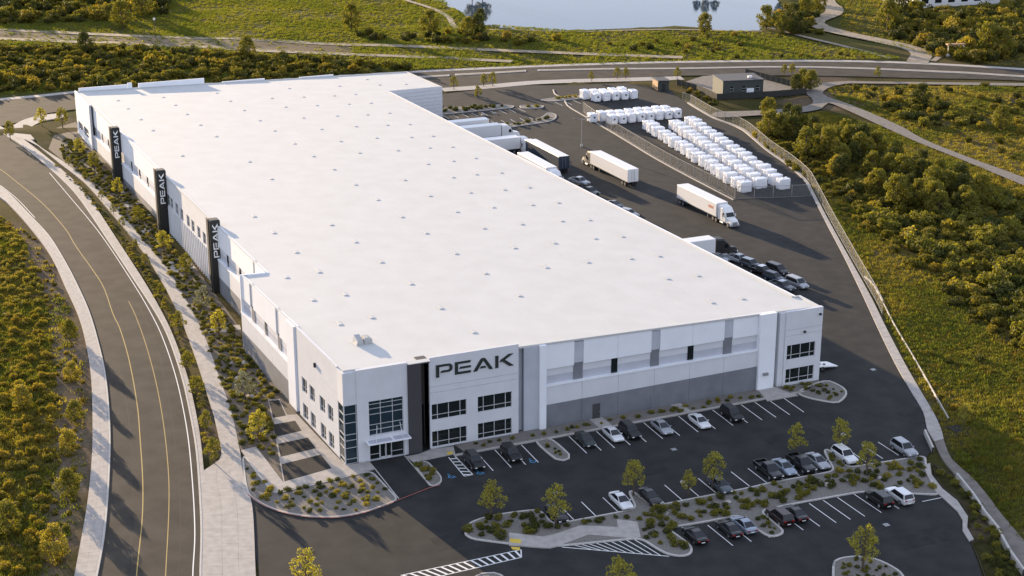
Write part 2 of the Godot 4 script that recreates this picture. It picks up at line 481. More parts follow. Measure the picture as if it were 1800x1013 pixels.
func terrain():
	hill_noise.seed = 77; hill_noise.frequency = 0.012; hill_noise.fractal_octaves = 4
	var tone := FastNoiseLite.new(); tone.seed = 5; tone.frequency = 0.02; tone.fractal_octaves = 5
	var tone2 := FastNoiseLite.new(); tone2.seed = 9; tone2.frequency = 0.008; tone2.fractal_octaves = 4
	var xs := [-3000.0, -1200.0, -500.0, -260.0]; var zs := [-4000.0, -1800.0, -1000.0, -720.0]
	for i in range(-200, 470, 4): xs.append(float(i))
	for i in range(-640, 110, 4): zs.append(float(i))
	xs.append_array([600.0, 1200.0, 3000.0]); zs.append_array([200.0, 500.0, 2000.0])
	var st := ST()
	st.set_smooth_group(0)
	var lake_box := bounds(lake_outline)
	shoulder = V([-9.4, -417.3, 43.7, -376.4, 84.2, -345.7, 109.7, -325.7, 104.9, -311.2, 73.9, -333.1, 40.4, -360, -11.4, -398.1])
	var soil := Geometry2D.offset_polygon(V([-27.8, -150.8, -27, -129.6, -28, -101.6, -30.7, -73.5, -33.7, -47.3, -37.2, -24.5, -40.8, -5.4, -45.8, 19.6, -43.4, 22.2, -39.4, 4.3, -35.1, -12.9, -31.6, -31.3, -27.8, -55.7, -25.7, -79.4, -24.3, -105.7, -24.8, -133.1]), 1.0)[0]
	var w := xs.size()
	for z in zs:
		for x in xs:
			var p := Vector2(x, z)
			var y := ground_height(p)
			if lake_box.has_point(p) and Geometry2D.is_point_in_polygon(p, lake_outline): y = -1.6
			var a := tone.get_noise_2d(x, z); var b := tone2.get_noise_2d(x, z)
			var c := Color(0.105, 0.088, 0.036).lerp(Color(0.05, 0.052, 0.02), smoothstep(-0.25, 0.3, a))
			c = c.lerp(Color(0.16, 0.125, 0.055), smoothstep(0.1, 0.42, b) * 0.8)
			c = c.lerp(Color(0.15, 0.115, 0.08), smoothstep(0.3, 0.5, a - b * 0.4))
			if z < -250: c = c.lerp(Color(0.085, 0.095, 0.024), 0.55)
			if Geometry2D.is_point_in_polygon(p, shoulder): c = Color(0.21, 0.165, 0.11).lerp(Color(0.3, 0.245, 0.175), smoothstep(-0.3, 0.3, a))
			if Geometry2D.is_point_in_polygon(p, soil): c = Color(0.15, 0.115, 0.08).lerp(Color(0.2, 0.16, 0.115), smoothstep(-0.3, 0.3, a))
			elif x < -20 and z > -110: c = c.lerp(Color(0.15, 0.118, 0.085), smoothstep(-0.1, 0.2, b + a * 0.7))
			st.set_color(c)
			st.add_vertex(Vector3(x, y, z))
	for j in zs.size() - 1:
		for i in w - 1:
			var k: int = j * w + i
			for n in [k, k + 1, k + w + 1, k, k + w + 1, k + w]: st.add_index(n)
	structure(ob(st, "ground", M.ground), "rough meadow ground of mixed grass and bare earth", "ground")
func setting():
	# outlines that stay level
	var site := V([-22.3, 38.7, -18.5, 18.8, -15.4, 4.6, -13, -8.3, -3.5, -28.8, 19.8, -46.5, 77.6, -150.4, 87.9, -224.1, 107.1, -236.5, 133.2, -239.8, 148.4, -233.1, 166, -229.1, 172.9, -212.9, 168.2, -195.4, 165.1, -176.2, 164.9, -160.9, 158.4, -137.6, 155.3, -124.1, 150.8, -109.2, 145.5, -98, 134.1, -74.9, 123.2, -52.6, 112.1, -30.6, 105.1, -17, 97.2, -1.3, 92.1, 9.6, 88.3, 18, 84.6, 23.8, 80.8, 29.8, 77, 32.9, 74.5, 36.8, 72.2, 41.4, 71.7, 43.9, 71, 47.9, 70, 50.2, 68, 52.7, 67, 55.4, 64.7, 59.6, 62.5, 63.3, 56.7, 73.7])
	road_l = smooth(V([-41.9, 30.1, -38.7, 18.5, -35.8, 7.4, -32.4, -8.2, -28.9, -26.4, -25.6, -48.1, -23.9, -64.3, -22.6, -80.4, -22, -95.2, -21.7, -112.1, -21.9, -133.2, -23.5, -152.8, -24.9, -168.4, -26.2, -178.8, -30.9, -207.7, -41, -253.4]), 2.0)
	road_r = smooth(V([-29.3, 35.7, -26.7, 23.8, -23.9, 12.6, -21.4, 1.2, -18.4, -13.6, -16.3, -26.3, -13.9, -42.9, -11.9, -61.9, -11.2, -75.3, -11, -93.4, -10.8, -122.9, -10.7, -160, -11.5, -178, -13.3, -198.3, -15.9, -220.8, -18.5, -235.3, -22.4, -260.7, -30.2, -293.6]), 2.0)
	var walk_l := smooth(V([-44.1, 29.1, -41.1, 17.5, -36.6, -0.4, -33.7, -13.5, -31.1, -27.3, -27.6, -48.9, -25.4, -67.8, -24.4, -81.2, -24, -96.2, -23.5, -119.5, -24.5, -141.7, -26, -160.2, -27.3, -169.5, -33.1, -199.4, -43.1, -244.8]), 2.0)
	var kerb_r := smooth(V([-28.6, 35.9, -26.1, 24.1, -23.3, 12.9, -20.7, 1.5, -17.7, -13.3, -15.5, -25.9, -13.1, -42.5, -11.1, -61.5, -10.2, -74.9, -9.5, -94.2, -9, -127.5, -8.6, -163.4, -9.5, -180.6, -11.3, -200.3, -13.8, -221.9, -15.4, -234]), 2.0)
	var path_l := smooth(V([-28.6, 35.9, -26.1, 24.1, -21.9, 6.6, -19.3, -5.9, -15.9, -9, -13.5, -21.9, -12.1, -32.4, -9.8, -51.3, -7.7, -72.5, -6.2, -97.3, -5.8, -119, -6.4, -147.3, -7.3, -173.9, -9.8, -196.4, -11.9, -216.3, -14.1, -226.2]), 2.0)
	var path_r := smooth(V([-23.1, 38.4, -20.4, 26.7, -15.8, 8, -14.5, -1.3, -12.7, -10.4, -10.1, -25.8, -8.2, -41.6, -6.1, -59.3, -5.1, -72.6, -3.9, -93.2, -3.8, -110.8, -4.3, -136.5, -5.6, -168.6, -8, -193.3, -11.2, -213.3, -13, -227.9]), 2.0)
	lake_outline = smooth(V([204.7, -592.2, 183.9, -483.6, 173.2, -413.3, 172.7, -396.8, 174, -386.6, 170.4, -369.6, 169.4, -352.3, 171.9, -339.9, 180.9, -329.1, 192.9, -325.2, 209.9, -321.8, 227.1, -318.3, 240.6, -311, 243.9, -302.6, 256.5, -297.1, 268.3, -313, 277.4, -319.3, 291.5, -333.1, 299.2, -349.1, 321.9, -383.3, 375.4, -442.4, 431.9, -548.8, 349.5, -649.5]), 4.0, true)
	var far_a := smooth(V([-45.8, -271, -13.8, -281, -2.4, -281.3, 8.1, -282.9, 62.1, -277, 112, -271.4, 148, -264.9, 173.3, -259.1, 198.8, -251.6, 239.8, -235.7, 266.2, -220, 292.8, -196.2, 315.8, -170.8]), 6.0)
	var far_b := smooth(V([-47.9, -234.9, -18.1, -245.5, -6.4, -253.6, 4.3, -259.4, 55.8, -253.8, 110.9, -244, 140.3, -243.4, 169.3, -235.5, 187.8, -232.3, 226.1, -215.4, 251.2, -200.3, 280.8, -182.3, 302.7, -157.4]), 6.0)
	var tl := smooth(V([82.8, 27.8, 80.2, 32.8, 78.4, 37.9, 76.5, 44.4, 74.6, 50, 72.3, 54.8, 67.9, 64.6, 63.4, 73.8]), 2.0)
	var tr := smooth(V([84.7, 27.5, 81.2, 33.9, 80.1, 39.3, 78.4, 44.7, 76.1, 50.7, 73.7, 57.9, 70.8, 66.5, 68.4, 73.1]), 2.0)
	var ya := smooth(V([169, -196.8, 165.4, -176.8, 165.3, -161.5, 158.4, -137.6, 155.3, -124.1, 150.8, -109.2, 145.5, -98, 134.1, -74.9, 123.2, -52.6, 112.1, -30.6, 105.1, -17, 97.2, -1.3, 92.1, 9.6, 88.3, 18, 84.6, 23.8, 82.8, 27.8]), 2.0)
	var yb := smooth(V([169.6, -196.5, 166, -176.6, 166, -161.2, 159.1, -137.3, 156, -123.8, 151.5, -108.9, 146.2, -97.7, 134.9, -74.6, 124.1, -52.2, 113.4, -30, 106.5, -16.4, 98.5, -0.2, 93.6, 10.2, 89.2, 19.7, 86, 25.6, 84.6, 27.7]), 2.0)
	var dv := smooth(V([169.5, -181.5, 182.5, -178.2, 193.9, -177.3, 201.2, -180, 205.8, -187.5, 208.8, -195.2, 217.9, -203.3, 228.7, -203.8, 236.5, -199.9, 277.7, -178.8, 292.5, -170.3, 290, -167.6, 274.9, -175.5, 234.7, -197.3, 226.2, -200.1, 218, -196.7, 212.2, -190.9, 210.8, -186.2, 210.5, -173.3, 207.1, -147.5, 202.9, -130.4, 201.1, -112.2, 200, -88.6, 198.3, -67.6, 193.3, -62.1, 195, -82.8, 197.5, -106.7, 199.3, -128.1, 201.6, -144.7, 205.4, -169.7, 205.9, -178.8, 199.6, -173.1, 190.9, -171.2, 179.7, -172.9, 166.8, -175.4]), 3.0, true)
	flats = [site, ribbon_poly(walk_l, path_r), ribbon_poly(far_a, far_b), dv, ribbon_poly(tl, tr), ribbon_poly(ya, yb)]
	for f in flats: flat_boxes.append(bounds(f))
	terrain()
	var water := mi(sheet(lake_outline, -0.35), "lake", M.water)
	structure(water, "calm pale blue lake beyond the meadow", "lake")
	structure(mi(sheet(site, 0.0), "car_park", M.lot), "dark asphalt car park and truck yard round the warehouse", "car park")
	# curving road
	var st := ST()
	var n := 120
	var RL := resample(road_l, n); var RR := resample(road_r, n)
	strip_into(st, RL, RR, 0.004)
	var road := structure(ob(st, "road", M.road), "brown-grey curving road beside the warehouse", "road")
	marks(road, "lane_line", [smooth(V([-36.5, 32.5, -34, 20.6, -30.3, 5.7, -27.8, -6.2, -25.4, -19.8, -22.9, -34.8, -20.3, -54.7, -18.8, -70.8, -18.5, -78.6, -17.3, -94.7, -17.3, -107, -17.7, -124, -17.7, -138.7, -19.2, -161.4, -22.3, -185.1, -24, -196.6, -29.2, -224.6]), 2.0)], 0.15, M.yellow_paint, 0.010)
	marks(road, "lane_line", [smooth(V([-33.5, 33.8, -30.7, 22.1, -26.2, 3.4, -23.6, -9, -20.8, -25.1, -18.3, -42.4, -16.2, -60.9, -14.9, -76.4, -14.5, -84.7]), 2.0)], 0.12, M.yellow_paint, 0.010)
	marks(road, "edge_line", [smooth(V([-30.2, 35.2, -27.6, 23.5, -24.7, 12.2, -21.4, -3.4, -18, -21.6, -15, -42, -13, -61, -12.1, -75.7, -11.6, -96.7, -11.5, -132.2, -12.7, -167.3, -13.5, -188.3]), 2.0), smooth(V([-25.9, -181, -23.9, -166.9, -22.4, -149.4]), 2.0)], 0.14, M.white_paint, 0.010)
	var far_road := mi(sheet(ribbon_poly(far_a, far_b), 0.008), "far_road", M.road)
	structure(far_road, "wide divided road running behind the warehouse", "road")
	var sd := ST()
	line_into(sd, offset_line(far_a, -1.2), 3.2, 0.03)
	structure(ob(sd, "far_pavement", M.concrete), "pale pavement on the lake side of the wide road", "pavement")
	var sn := ST()
	line_into(sn, smooth(V([110.3, -242.4, 123.5, -241.2, 139.3, -241.4, 154.7, -238, 168.5, -233.9, 186, -229.1]), 4.0), 5.5, 0.03)
	structure(ob(sn, "near_pavement", M.concrete), "pale pavement between the wide road and the yard", "pavement")
	for md in [V([111, -264.7, 119.2, -263.4, 121, -263.1, 120.2, -261.2, 110.2, -262.6]), V([123, -263.5, 134, -261.7, 146.3, -260.3, 145.4, -258.2, 133.1, -259.5, 122.2, -261.3]), V([149.9, -259.3, 170.2, -253, 194.1, -243.3, 219, -235.1, 234.6, -227.9, 249.9, -218.3, 273.6, -200.5, 286, -188.4, 284.5, -186.6, 272, -198.6, 248.5, -216.5, 233.5, -226.3, 218, -233.4, 193.1, -241.5, 169.3, -251.1, 149.1, -257.6])]:
		var mo := structure(mi(slab(md, 0.0, 0.14), "median", M.kerb), "raised median strip along the wide road", "median")
		var g2 := PackedVector2Array()
		var cen := Vector2.ZERO
		for p in md: cen += p / md.size()
		for p in md: g2.append(cen + (p - cen) * 0.985)
		mi(sheet(Geometry2D.offset_polygon(md, -0.5)[0] if Geometry2D.offset_polygon(md, -0.5).size() else g2, 0.15), "median_soil", M.dirt, mo)
	# pavements along the curving road
	var pw := thing("pavement", "concrete pavement on the meadow side of the curving road", "pavement")
	pw.set_meta("kind", "structure")
	slabs(walk_l, offset_line(resample(road_l, walk_l.size() - 1), 0.0), 110, 2, -0.2, 0.13, M.concrete, pw, "slab", 220)
	var kl := ST(); kerb_into(kl, offset_line(RL, 0.16), 0.34, -0.1, 0.16)
	ob(kl, "kerb", M.kerb, pw)
	var kr := ST(); strip_into(kr, resample(road_r, n), resample(kerb_r, n), 0.13)
	var kerb_side := ob(kr, "kerb_strip", M.concrete)
	structure(kerb_side, "pale concrete kerb strip along the warehouse side of the road", "kerb")
	var kf := ST(); kerb_into(kf, resample(road_r, n), 0.3, -0.1, 0.16)
	ob(kf, "kerb", M.kerb, kerb_side)
	var verge := mi(slab(ribbon_poly(resample(kerb_r, n), resample(path_l, n)), -0.2, 0.115), "verge", M.mulch)
	structure(verge, "narrow planted verge between road kerb and footpath", "verge")
	var fp := thing("footpath", "pale concrete footpath between verge and warehouse planting", "footpath")
	fp.set_meta("kind", "structure")
	slabs(path_l, path_r, 130, 3, -0.2, 0.14, M.concrete, fp, "slab", 290)
	var side := smooth(V([-14.1, -226.2, -16.6, -231.6, -17, -237.6, -15, -244.2, -10.5, -251.4, -5.4, -254.7, 0.1, -254.7, -0.5, -249.4, -5.7, -247.7, -9.9, -241.9, -12, -235.4, -11.9, -225.3]), 1.5, true)
	structure(mi(slab(side, -0.2, 0.15), "corner_ramp", M.concrete), "curved concrete corner ramp where the two roads meet", "footpath")
	# planting between footpath and warehouse
	var green := structure(mi(slab(V([-12.5, -10.9, -10.1, -25.8, -8.2, -41.6, -6.1, -59.3, -5.1, -72.6, -3.9, -93.2, -3.8, -110.8, -4.3, -136.5, -5.6, -168.6, -8, -193.3, -10, -213.4, -4.2, -237.2, 1.6, -242.2, 1, -227.5, 2.7, -144.8, 0.8, -62.8, -0.1, -55.3, -0.3, -29.9, -1.1, -20.2, -2.8, -20.2, -2.1, -26.9, -3.7, -27.3, -5.6, -17.9, -9.7, 2.2, -10.1, -11.1]), -0.2, 0.1), "foundation_bed", M.mulch), "long mulched planting bed along the warehouse side wall", "planting bed")
	for q in [V([-5.6, -64, 1.1, -63.6, 0.8, -61.2, -6.1, -61.1]), V([-3.8, -102.6, 1, -103.7, 1.7, -99.4, -3.7, -97.8]), V([-4.4, -130.9, -1, -131.3, -0.9, -128.5, -4.4, -127.7]), V([-4.1, -151.9, -1.5, -151.7, -1.7, -149.3, -4.3, -148.9])]:
		mi(slab(q, 0.0, 0.125), "stepping_path", M.concrete, green)
	# entrance plaza
	var plaza := structure(mi(slab(V([-3.6, -27.8, -1.9, -27.3, -2.6, -20.7, -1.1, -20.2, -0.3, -3, 0.1, 0.2, 1.7, 0.5, 3.6, 0.5, 3.3, 3.3, -5.3, 4.3, -12, 4.9, -12.5, -10.7, -10.1, -11.1, -9.8, 2.4, -5.6, -17.9]), -0.1, 0.13), "entrance_plaza", M.concrete), "pale concrete entrance plaza with dark paved rectangles", "plaza")
	for q in [V([-3.6, -27.3, -2.1, -26.9, -2.8, -20.5, -4.9, -20.4]), V([-5.6, -17.9, -2.1, -18, -2.3, -13.9, -6.5, -13.3]), V([-6.9, -10.7, -2.2, -11.1, -2.2, -6.9, -7.8, -6.1]), V([-8.4, -3.6, -2.2, -4.5, -2.2, 0.6, -9.6, 2.1])]:
		mi(sheet(q, 0.137), "dark_paving", M.lot, plaza)
	var drive := structure(mi(slab(V([3.5, 0.6, 8.9, 0.6, 8.7, 11.5, 3.3, 13.6]), -0.1, 0.06), "entrance_drive", M.lot), "dark entrance apron leading to the glass doors", "apron")
	marks(drive, "edge_strip", [V([3.5, 0.6, 3.3, 13.6]), V([8.9, 0.6, 8.7, 11.5])], 0.16, M.kerb, 0.066)
	structure(mi(slab(V([8.9, 1.1, 10.9, 1.1, 13.2, 0.2, 16.6, 0.6, 15.9, 3.1, 9.3, 3.4]), -0.1, 0.13), "front_pavement", M.concrete), "concrete landing in front of the dark portal", "footpath")
	var ga := bed(V([-12.1, 5.3, -5.4, 4.6, 2.7, 3.6, 3.1, 13.5, 2.1, 14.3, -2.4, 15.6, -6.1, 15.5, -9.8, 13.7, -12.7, 10.8, -14.4, 7.5, -15.3, 4.3, -14.7, 0.2, -13, -7.7, -12.5, -8.6]), "gravel bed of round shrubs beside the entrance plaza", 0.3, false)
	marks(ga, "red_kerb", [smooth(V([-15.4, 4.1, -14.4, 7.7, -12.7, 11, -9.8, 13.9, -6.2, 15.7, -2.5, 15.8, 2.1, 14.4, 8.5, 12.2, 10.1, 12]), 1.0)], 0.16, M.red_paint, 0.158)
	bed(V([9.1, 3.8, 11.2, 3.6, 11.2, 9.6, 10.3, 11.4, 8.7, 11.9]), "small planting wedge beside the entrance apron", 0.25, false)
	# front strip, islands
	var fs := structure(mi(slab(V([17.0, 0.0, 27.2, 0.0, 27.4, -0.5, 73.8, -0.5, 74.0, 0.0, 80.8, 0.0, 80.4, 3.3, 17.4, 3.3]), -0.1, 0.1), "front_bed", M.gravel), "narrow gravel bed along the shaded warehouse front", "planting bed")
	var ks := ST(); box(ks, 15.5, 76.0, -0.1, 0.15, 3.3, 3.85)
	ob(ks, "kerb", M.concrete, fs)
	for q in [[39.4, 41.6], [53.6, 55.4]]: mi(slab(V([q[0], -0.3, q[1], -0.3, q[1], 3.3, q[0], 3.3]), 0.0, 0.125), "crossing_path", M.concrete, fs)
	mi(slab(V([69.6, -0.3, 72.6, -0.3, 73.4, 3.2, 74.2, 4.6, 68.4, 4.6, 68.8, 3.0]), 0.0, 0.16), "ramp_slab", M.concrete, fs)
	bed(V([74.8, 3.9, 81.4, 1.2, 82.6, 3.4, 82.2, 6.2, 80.2, 8.4, 77.6, 9.2]), "kerbed island at the end of the front stalls", 0.35)
	bed(V([28.6, 4.0, 30.8, 4.0, 31.0, 10.0, 30.4, 11.2, 29.4, 11.5, 28.6, 10.6]), "rounded kerb island between the front parking stalls", 0.35)
	var mid := bed(V([8, 26.2, 9.4, 24.2, 12.2, 23.5, 15.8, 23.7, 19.6, 24.4, 19.4, 29.2, 31.8, 29.6, 33.2, 24.6, 33.8, 24.4, 34, 29.8, 49.4, 30.2, 52.5, 30, 60.9, 30.4, 63.3, 30.4, 65.9, 23.9, 66.7, 23.8, 65.7, 30.3, 78.4, 31.4, 76.5, 33.9, 73.6, 39.2, 72.3, 42.8, 63, 37.5, 53.4, 36.9, 46.7, 36.8, 46.5, 43, 45.6, 43.8, 44, 43.9, 43.5, 42, 43.6, 36.7, 39.6, 36.7, 33.3, 36.2, 32.8, 36.6, 33.2, 41, 32.9, 42.6, 31.9, 43.7, 30.6, 43.7, 29.3, 42.5, 28.7, 40, 28.3, 37.2, 17.7, 34.9, 14.5, 33.9, 11.9, 31.7, 9.9, 30.1, 8.1, 28.6, 7.7, 27.3]), "long gravel island of shrubs between the two rows of parked cars", 0.35, false)
	mi(slab(V([13.1, 29, 16.6, 31.8, 18.4, 31.8, 22.5, 31, 24.5, 32, 26.9, 33.4, 27.8, 31.3, 30, 33.1, 28.3, 37.2, 27.2, 37, 22.4, 33.7, 17.7, 34.9, 16.2, 35, 14.5, 34, 13.1, 33, 11.7, 32.2]), 0.0, 0.16), "island_path", M.concrete, mid)
	mi(slab(V([12.5, 30.6, 13.7, 31.4, 13.3, 32.4, 12.1, 31.6]), 0.0, 0.17), "tactile_pad", M.tactile, mid)
	mi(slab(V([11.8, 32.5, 12.8, 33.1, 12.5, 33.8, 11.7, 33.2]), 0.0, 0.03), "tactile_pad", M.tactile, mid)
	mi(slab(V([76, 34, 74.5, 36.8, 72.3, 41.4, 71.8, 43.9, 71, 47.9, 70, 50.2, 68, 52.7, 66.9, 55.4, 67.8, 55.2, 69.2, 52.1, 71.3, 49.7, 73.1, 45.2, 73.6, 41.4, 75.1, 37.1, 77.3, 33.9]), 0.0, 0.17), "curved_path", M.concrete, mid)
	mi(slab(V([14.9, 2.2, 15.8, 2.2, 15.6, 3, 14.7, 3.1]), 0.0, 0.14), "tactile_pad", M.tactile, fs)
	bed(V([46.9, 53.8, 48.7, 52.5, 51.2, 52.9, 52.8, 54.3, 53.6, 56.9, 53.4, 59.3, 51.3, 62.5, 44.3, 59.4]), "kerbed tree island at the edge of the car park", 0.35)
	bed(V([4.6, 38, 6.3, 37.8, 7.6, 38.9, 7.3, 43.1, 2.6, 41.7]), "kerbed planter beside the crosswalk end", 0.3)
	bed(V([-18.2, 31.8, -15.1, 31.3, -12.9, 33.4, -13.3, 36.9, -18.7, 36]), "kerbed planter by the car park mouth", 0.3)
	bed(V([15.9, 47.6, 19.7, 47.8, 21.8, 49.8, 20.3, 54, 14.4, 52.1]), "kerbed planter below the hatched triangle", 0.3)
	var eb := structure(mi(slab(V([71.7, 44.2, 70.9, 48.2, 68.8, 52.2, 65, 59.7, 62.7, 63.7, 57.6, 74.1, 61, 75.6, 67.3, 65.4, 72.1, 55, 76.2, 44.7, 78, 38.2, 77.8, 33.9, 75.4, 37.6, 74.1, 41.4, 73.6, 45.5, 71.5, 50.1, 69.3, 52.4, 67.7, 55.5, 67.2, 55.3, 68.3, 52.7, 70.3, 50, 71.2, 47.6]), -0.3, 0.08), "planted_slope", M.mulch), "planted slope between car park and asphalt trail", "planting bed")
	# trails to the east
	structure(mi(slab(ribbon_poly(resample(tl, 60), resample(tr, 60)), -0.3, 0.05), "asphalt_trail", M.trail), "grey asphalt trail dropping away beside the meadow", "trail")
	for wl in [V([77.9, 39.1, 75.7, 45.5, 73.7, 50.2, 72.1, 54.9]), V([71.9, 55.1, 69.4, 60.2, 67.5, 65.1]), V([83.3, 24.9, 80.3, 30.7])]:
		var wst := ST(); kerb_into(wst, wl, 0.35, -0.3, 0.75)
		tag(ob(wst, "low_wall", M.kerb), "low pale retaining wall beside the asphalt trail", "wall", "low walls beside the trail")
	var yp := thing("yard_pavement", "pale concrete pavement bordering the truck yard below the fence", "pavement")
	yp.set_meta("kind", "structure")
	slabs(ya, yb, 110, 1, -0.3, 0.12, M.concrete, yp, "slab", 110)
	structure(mi(sheet(dv, 0.16), "gravel_drive", M.trail), "pale winding drive and footpath behind the fenced hut", "drive")
	# far tracks
	for t in [[V([-9.1, -419.9, 1.9, -410, 43.7, -376.4, 84.5, -346.8, 106.8, -329.4, 124, -318.8, 150.9, -297.9, 178.4, -277.5, 203.4, -259.6]), 4.6, "upper"], [V([-11.2, -399.4, -0.6, -389.5, 40.2, -358.9, 73.6, -332, 101, -311.7, 122.6, -296.5, 148.3, -276.1]), 4.2, "lower"], [V([166.1, -430.3, 163.4, -417.6, 165.1, -392.1, 163, -369.8, 157.1, -349.3, 156.7, -337.1]), 2.2, "meadow"], [V([327.9, -358.8, 317.2, -341.2, 311.1, -327.6, 301.8, -316.1, 288.9, -306.8, 283.2, -299.2, 280.5, -287.8, 281.2, -272.8, 283.4, -258.9, 284.2, -243.7, 280.3, -232.5, 268.7, -219.7]), 7.0, "winding"], [V([262.6, -304, 263.1, -291.4, 263.5, -275.4, 265.2, -254.6, 265.3, -228.9]), 2.2, "shore"], [V([156.7, -337.1, 168.9, -333, 190.7, -320.7, 223.4, -311.7, 255.8, -293.3]), 1.6, "bank"], [V([275.3, -220, 312.5, -248.6, 343.2, -254.7]), 2.0, "copse"]]:
		var lst := ST()
		var ln := smooth(t[0], 4.0)
		var la := offset_line(ln, -t[1] / 2); var lb := offset_line(ln, t[1] / 2)
		for i in ln.size() - 1:
			var e := []
			for p in [la[i], la[i + 1], lb[i + 1], lb[i]]: e.append(Vector3(p.x, maxf(ground_height(p), -0.05) + 0.12, p.y))
			quad(lst, e[0], e[1], e[2], e[3])
		structure(ob(lst, "dirt_track", M.dirt), "pale %s dirt track crossing the far meadow" % t[2], "track")
	# painted stalls
	var pk := get_node("car_park")
	var rows := []
	for x in [19.0, 21.8, 24.1, 26.1, 33.9, 36.3, 38.5, 41.1, 43.8, 46.6, 49.5, 52.7, 55.7, 58.8, 61.4, 64.0, 66.5, 69.0, 71.6]: rows.append(seg(x, 4.0, x - 0.25, 10.5))
	for x in [22.7, 25.9, 29.2, 36.2, 38.9, 41.6, 44.3, 47.0, 49.7, 52.5, 55.2, 58.0, 60.8, 66.6, 69.4, 72.3, 75.1]: rows.append(seg(x, 24.5, x - 0.1, 29.6))
	for x in [38.2, 41.0, 43.8, 49.0, 51.6, 54.2, 56.5, 58.8, 61.5, 64.4]: rows.append(seg(x, 37.5, x + 0.05, 43.8))
	rows.append(V([68.7, 43.3, 72.1, 43.4]))
	for x in [81.5, 86.0, 90.5, 95.0]: rows.append(seg(x + 4, -82, x + 4, -76))
	rows.append(seg(84.5, -76, 99, -76))
	for i in 9: rows.append(seg(97.5 + i * 2.9, -209, 97.5 + i * 2.9, -204.2))
	for i in 8: rows.append(seg(98.5 + i * 2.9, -197.2, 98.2 + i * 2.9, -192.6))
	for i in 3: rows.append(seg(134 + i * 3.0, -213, 134 + i * 3.0, -207.5))
	marks(pk, "stall_line", rows, 0.13, M.white_paint, 0.005)
	marks(pk, "aisle_line", [V([14.6, 3.7, 14.3, 10.5]), V([15.6, 3.2, 15.6, 10.5]), V([14.3, 10.5, 15.6, 10.5]), V([-3.8, 33.8, 12.7, 33.7]), V([-3.1, 36.1, 11.9, 35.6]), V([12.7, 33.7, 11.9, 35.6]), V([17.8, 35.2, 29.3, 43])], 0.15, M.white_paint, 0.005)
	var rungs := []
	for i in 6:
		var k := (i + 0.5) / 6.0
		rungs.append(PackedVector2Array([Vector2(14.6, 3.7).lerp(Vector2(14.3, 10.5), k), Vector2(15.6, 3.2).lerp(Vector2(15.6, 10.5), minf(1, k + 0.1))]))
	for i in 16:
		var k := (i + 0.2) / 16.0
		rungs.append(PackedVector2Array([Vector2(-3.8, 33.8).lerp(Vector2(12.7, 33.7), k), Vector2(-3.1, 36.1).lerp(Vector2(11.9, 35.6), minf(1.0, k + 0.055))]))
	marks(pk, "crosswalk_bar", rungs, 0.28, M.white_paint, 0.005)
	var hatch := []
	for i in 9:
		var a := Vector2(19, 34.9).lerp(Vector2(28.2, 37.4), (i + 0.2) / 9.0)
		hatch.append(PackedVector2Array([a, Vector2(20.7, 37.2).lerp(Vector2(29.3, 43), (i + 0.6) / 9.6)]))
	marks(pk, "hatch_line", hatch, 0.14, M.white_paint, 0.005)
	for p in [Vector2(12.5, 9.8), Vector2(16.7, 10.3), Vector2(25.2, 9.8)]: wheelchair(p, pk)
	# worn details of the asphalt: patches, crack sealing, drain covers
	var wear := RandomNumberGenerator.new(); wear.seed = 19
	for q in [[106, -150, 7, 4], [120, -118, 5, 9], [104, -60, 6, 3], [118, -70, 4, 12], [96, -30, 5, 5], [60, 16, 9, 3.5], [38, 18, 4, 3], [84, 16, 5, 6], [58, 50, 8, 4], [3, 26, 5, 4], [110, -190, 6, 4], [88, 24, 3, 7]]:
		mi(sheet(V([q[0], q[1], q[0] + q[2], q[1] + 0.1, q[0] + q[2] + 0.1, q[1] + q[3], q[0] - 0.1, q[1] + q[3] - 0.1]), 0.003), "asphalt_patch", M.patch, pk)
	for q in [[100, -170, 112, -60], [122, -110, 108, -20], [88, -50, 100, 10], [20, 14, 80, 15.5], [30, 21, 66, 19], [34, 50, 70, 48], [4, 16, 22, 30], [106, -200, 128, -160], [90, 8, 88, 40], [14, 45, 50, 55], [112, -150, 124, -120]]:
		var crack := PackedVector2Array()
		for i in 24:
			var a := Vector2(q[0], q[1]).lerp(Vector2(q[2], q[3]), i / 23.0)
			crack.append(a + Vector2(wear.randf_range(-0.6, 0.6), wear.randf_range(-0.6, 0.6)))
		marks(pk, "crack_seal", [crack], 0.09, M.rubber, 0.0045)
	for p in [Vector2(46, 14.5), Vector2(72, 20), Vector2(24, 20.5), Vector2(100, -100), Vector2(106, -165), Vector2(92, 0), Vector2(60, 47)]:
		var ds := ST(); box(ds, p.x - 0.4, p.x + 0.4, 0.0, 0.012, p.y - 0.4, p.y + 0.4); ob(ds, "drain_cover", M.galvanised, pk)
	for q in [V([-35.7, 24, -32, 7.6, -28.8, -8, -26, -24.1, -23.8, -40.3, -22.2, -54.7]), V([-30.2, 26.5, -26.1, 10.2, -22.5, -7.3, -19.3, -25.8, -16.4, -45.1, -14.2, -64.7, -13.1, -84.1])]:
		marks(road, "crack_seal", [smooth(q, 2.0)], 0.08, M.rubber, 0.0095)
	# back car park beds
	bed(V([96.6, -219, 118, -215.5, 121, -212.5, 119.5, -210.5, 97, -210.5]), "shrub bed between wide road and rear car park", 0.3, false)
	bed(V([122.5, -212.5, 129, -209.5, 127, -206.5, 121.5, -208.5]), "small kerbed island by the yard entrance", 0.3, false)
	bed(V([96.5, -192, 112, -191.5, 121, -195, 126, -200, 126.5, -196, 122, -190.5, 112, -188.5, 96.5, -186.5]), "curved rocky bed beside the rear docks", 0.3)
	bed(V([131, -217, 137, -218, 160, -217, 160, -213.8, 133, -213.8]), "shrub strip above the wrapped units", 0.3, false)
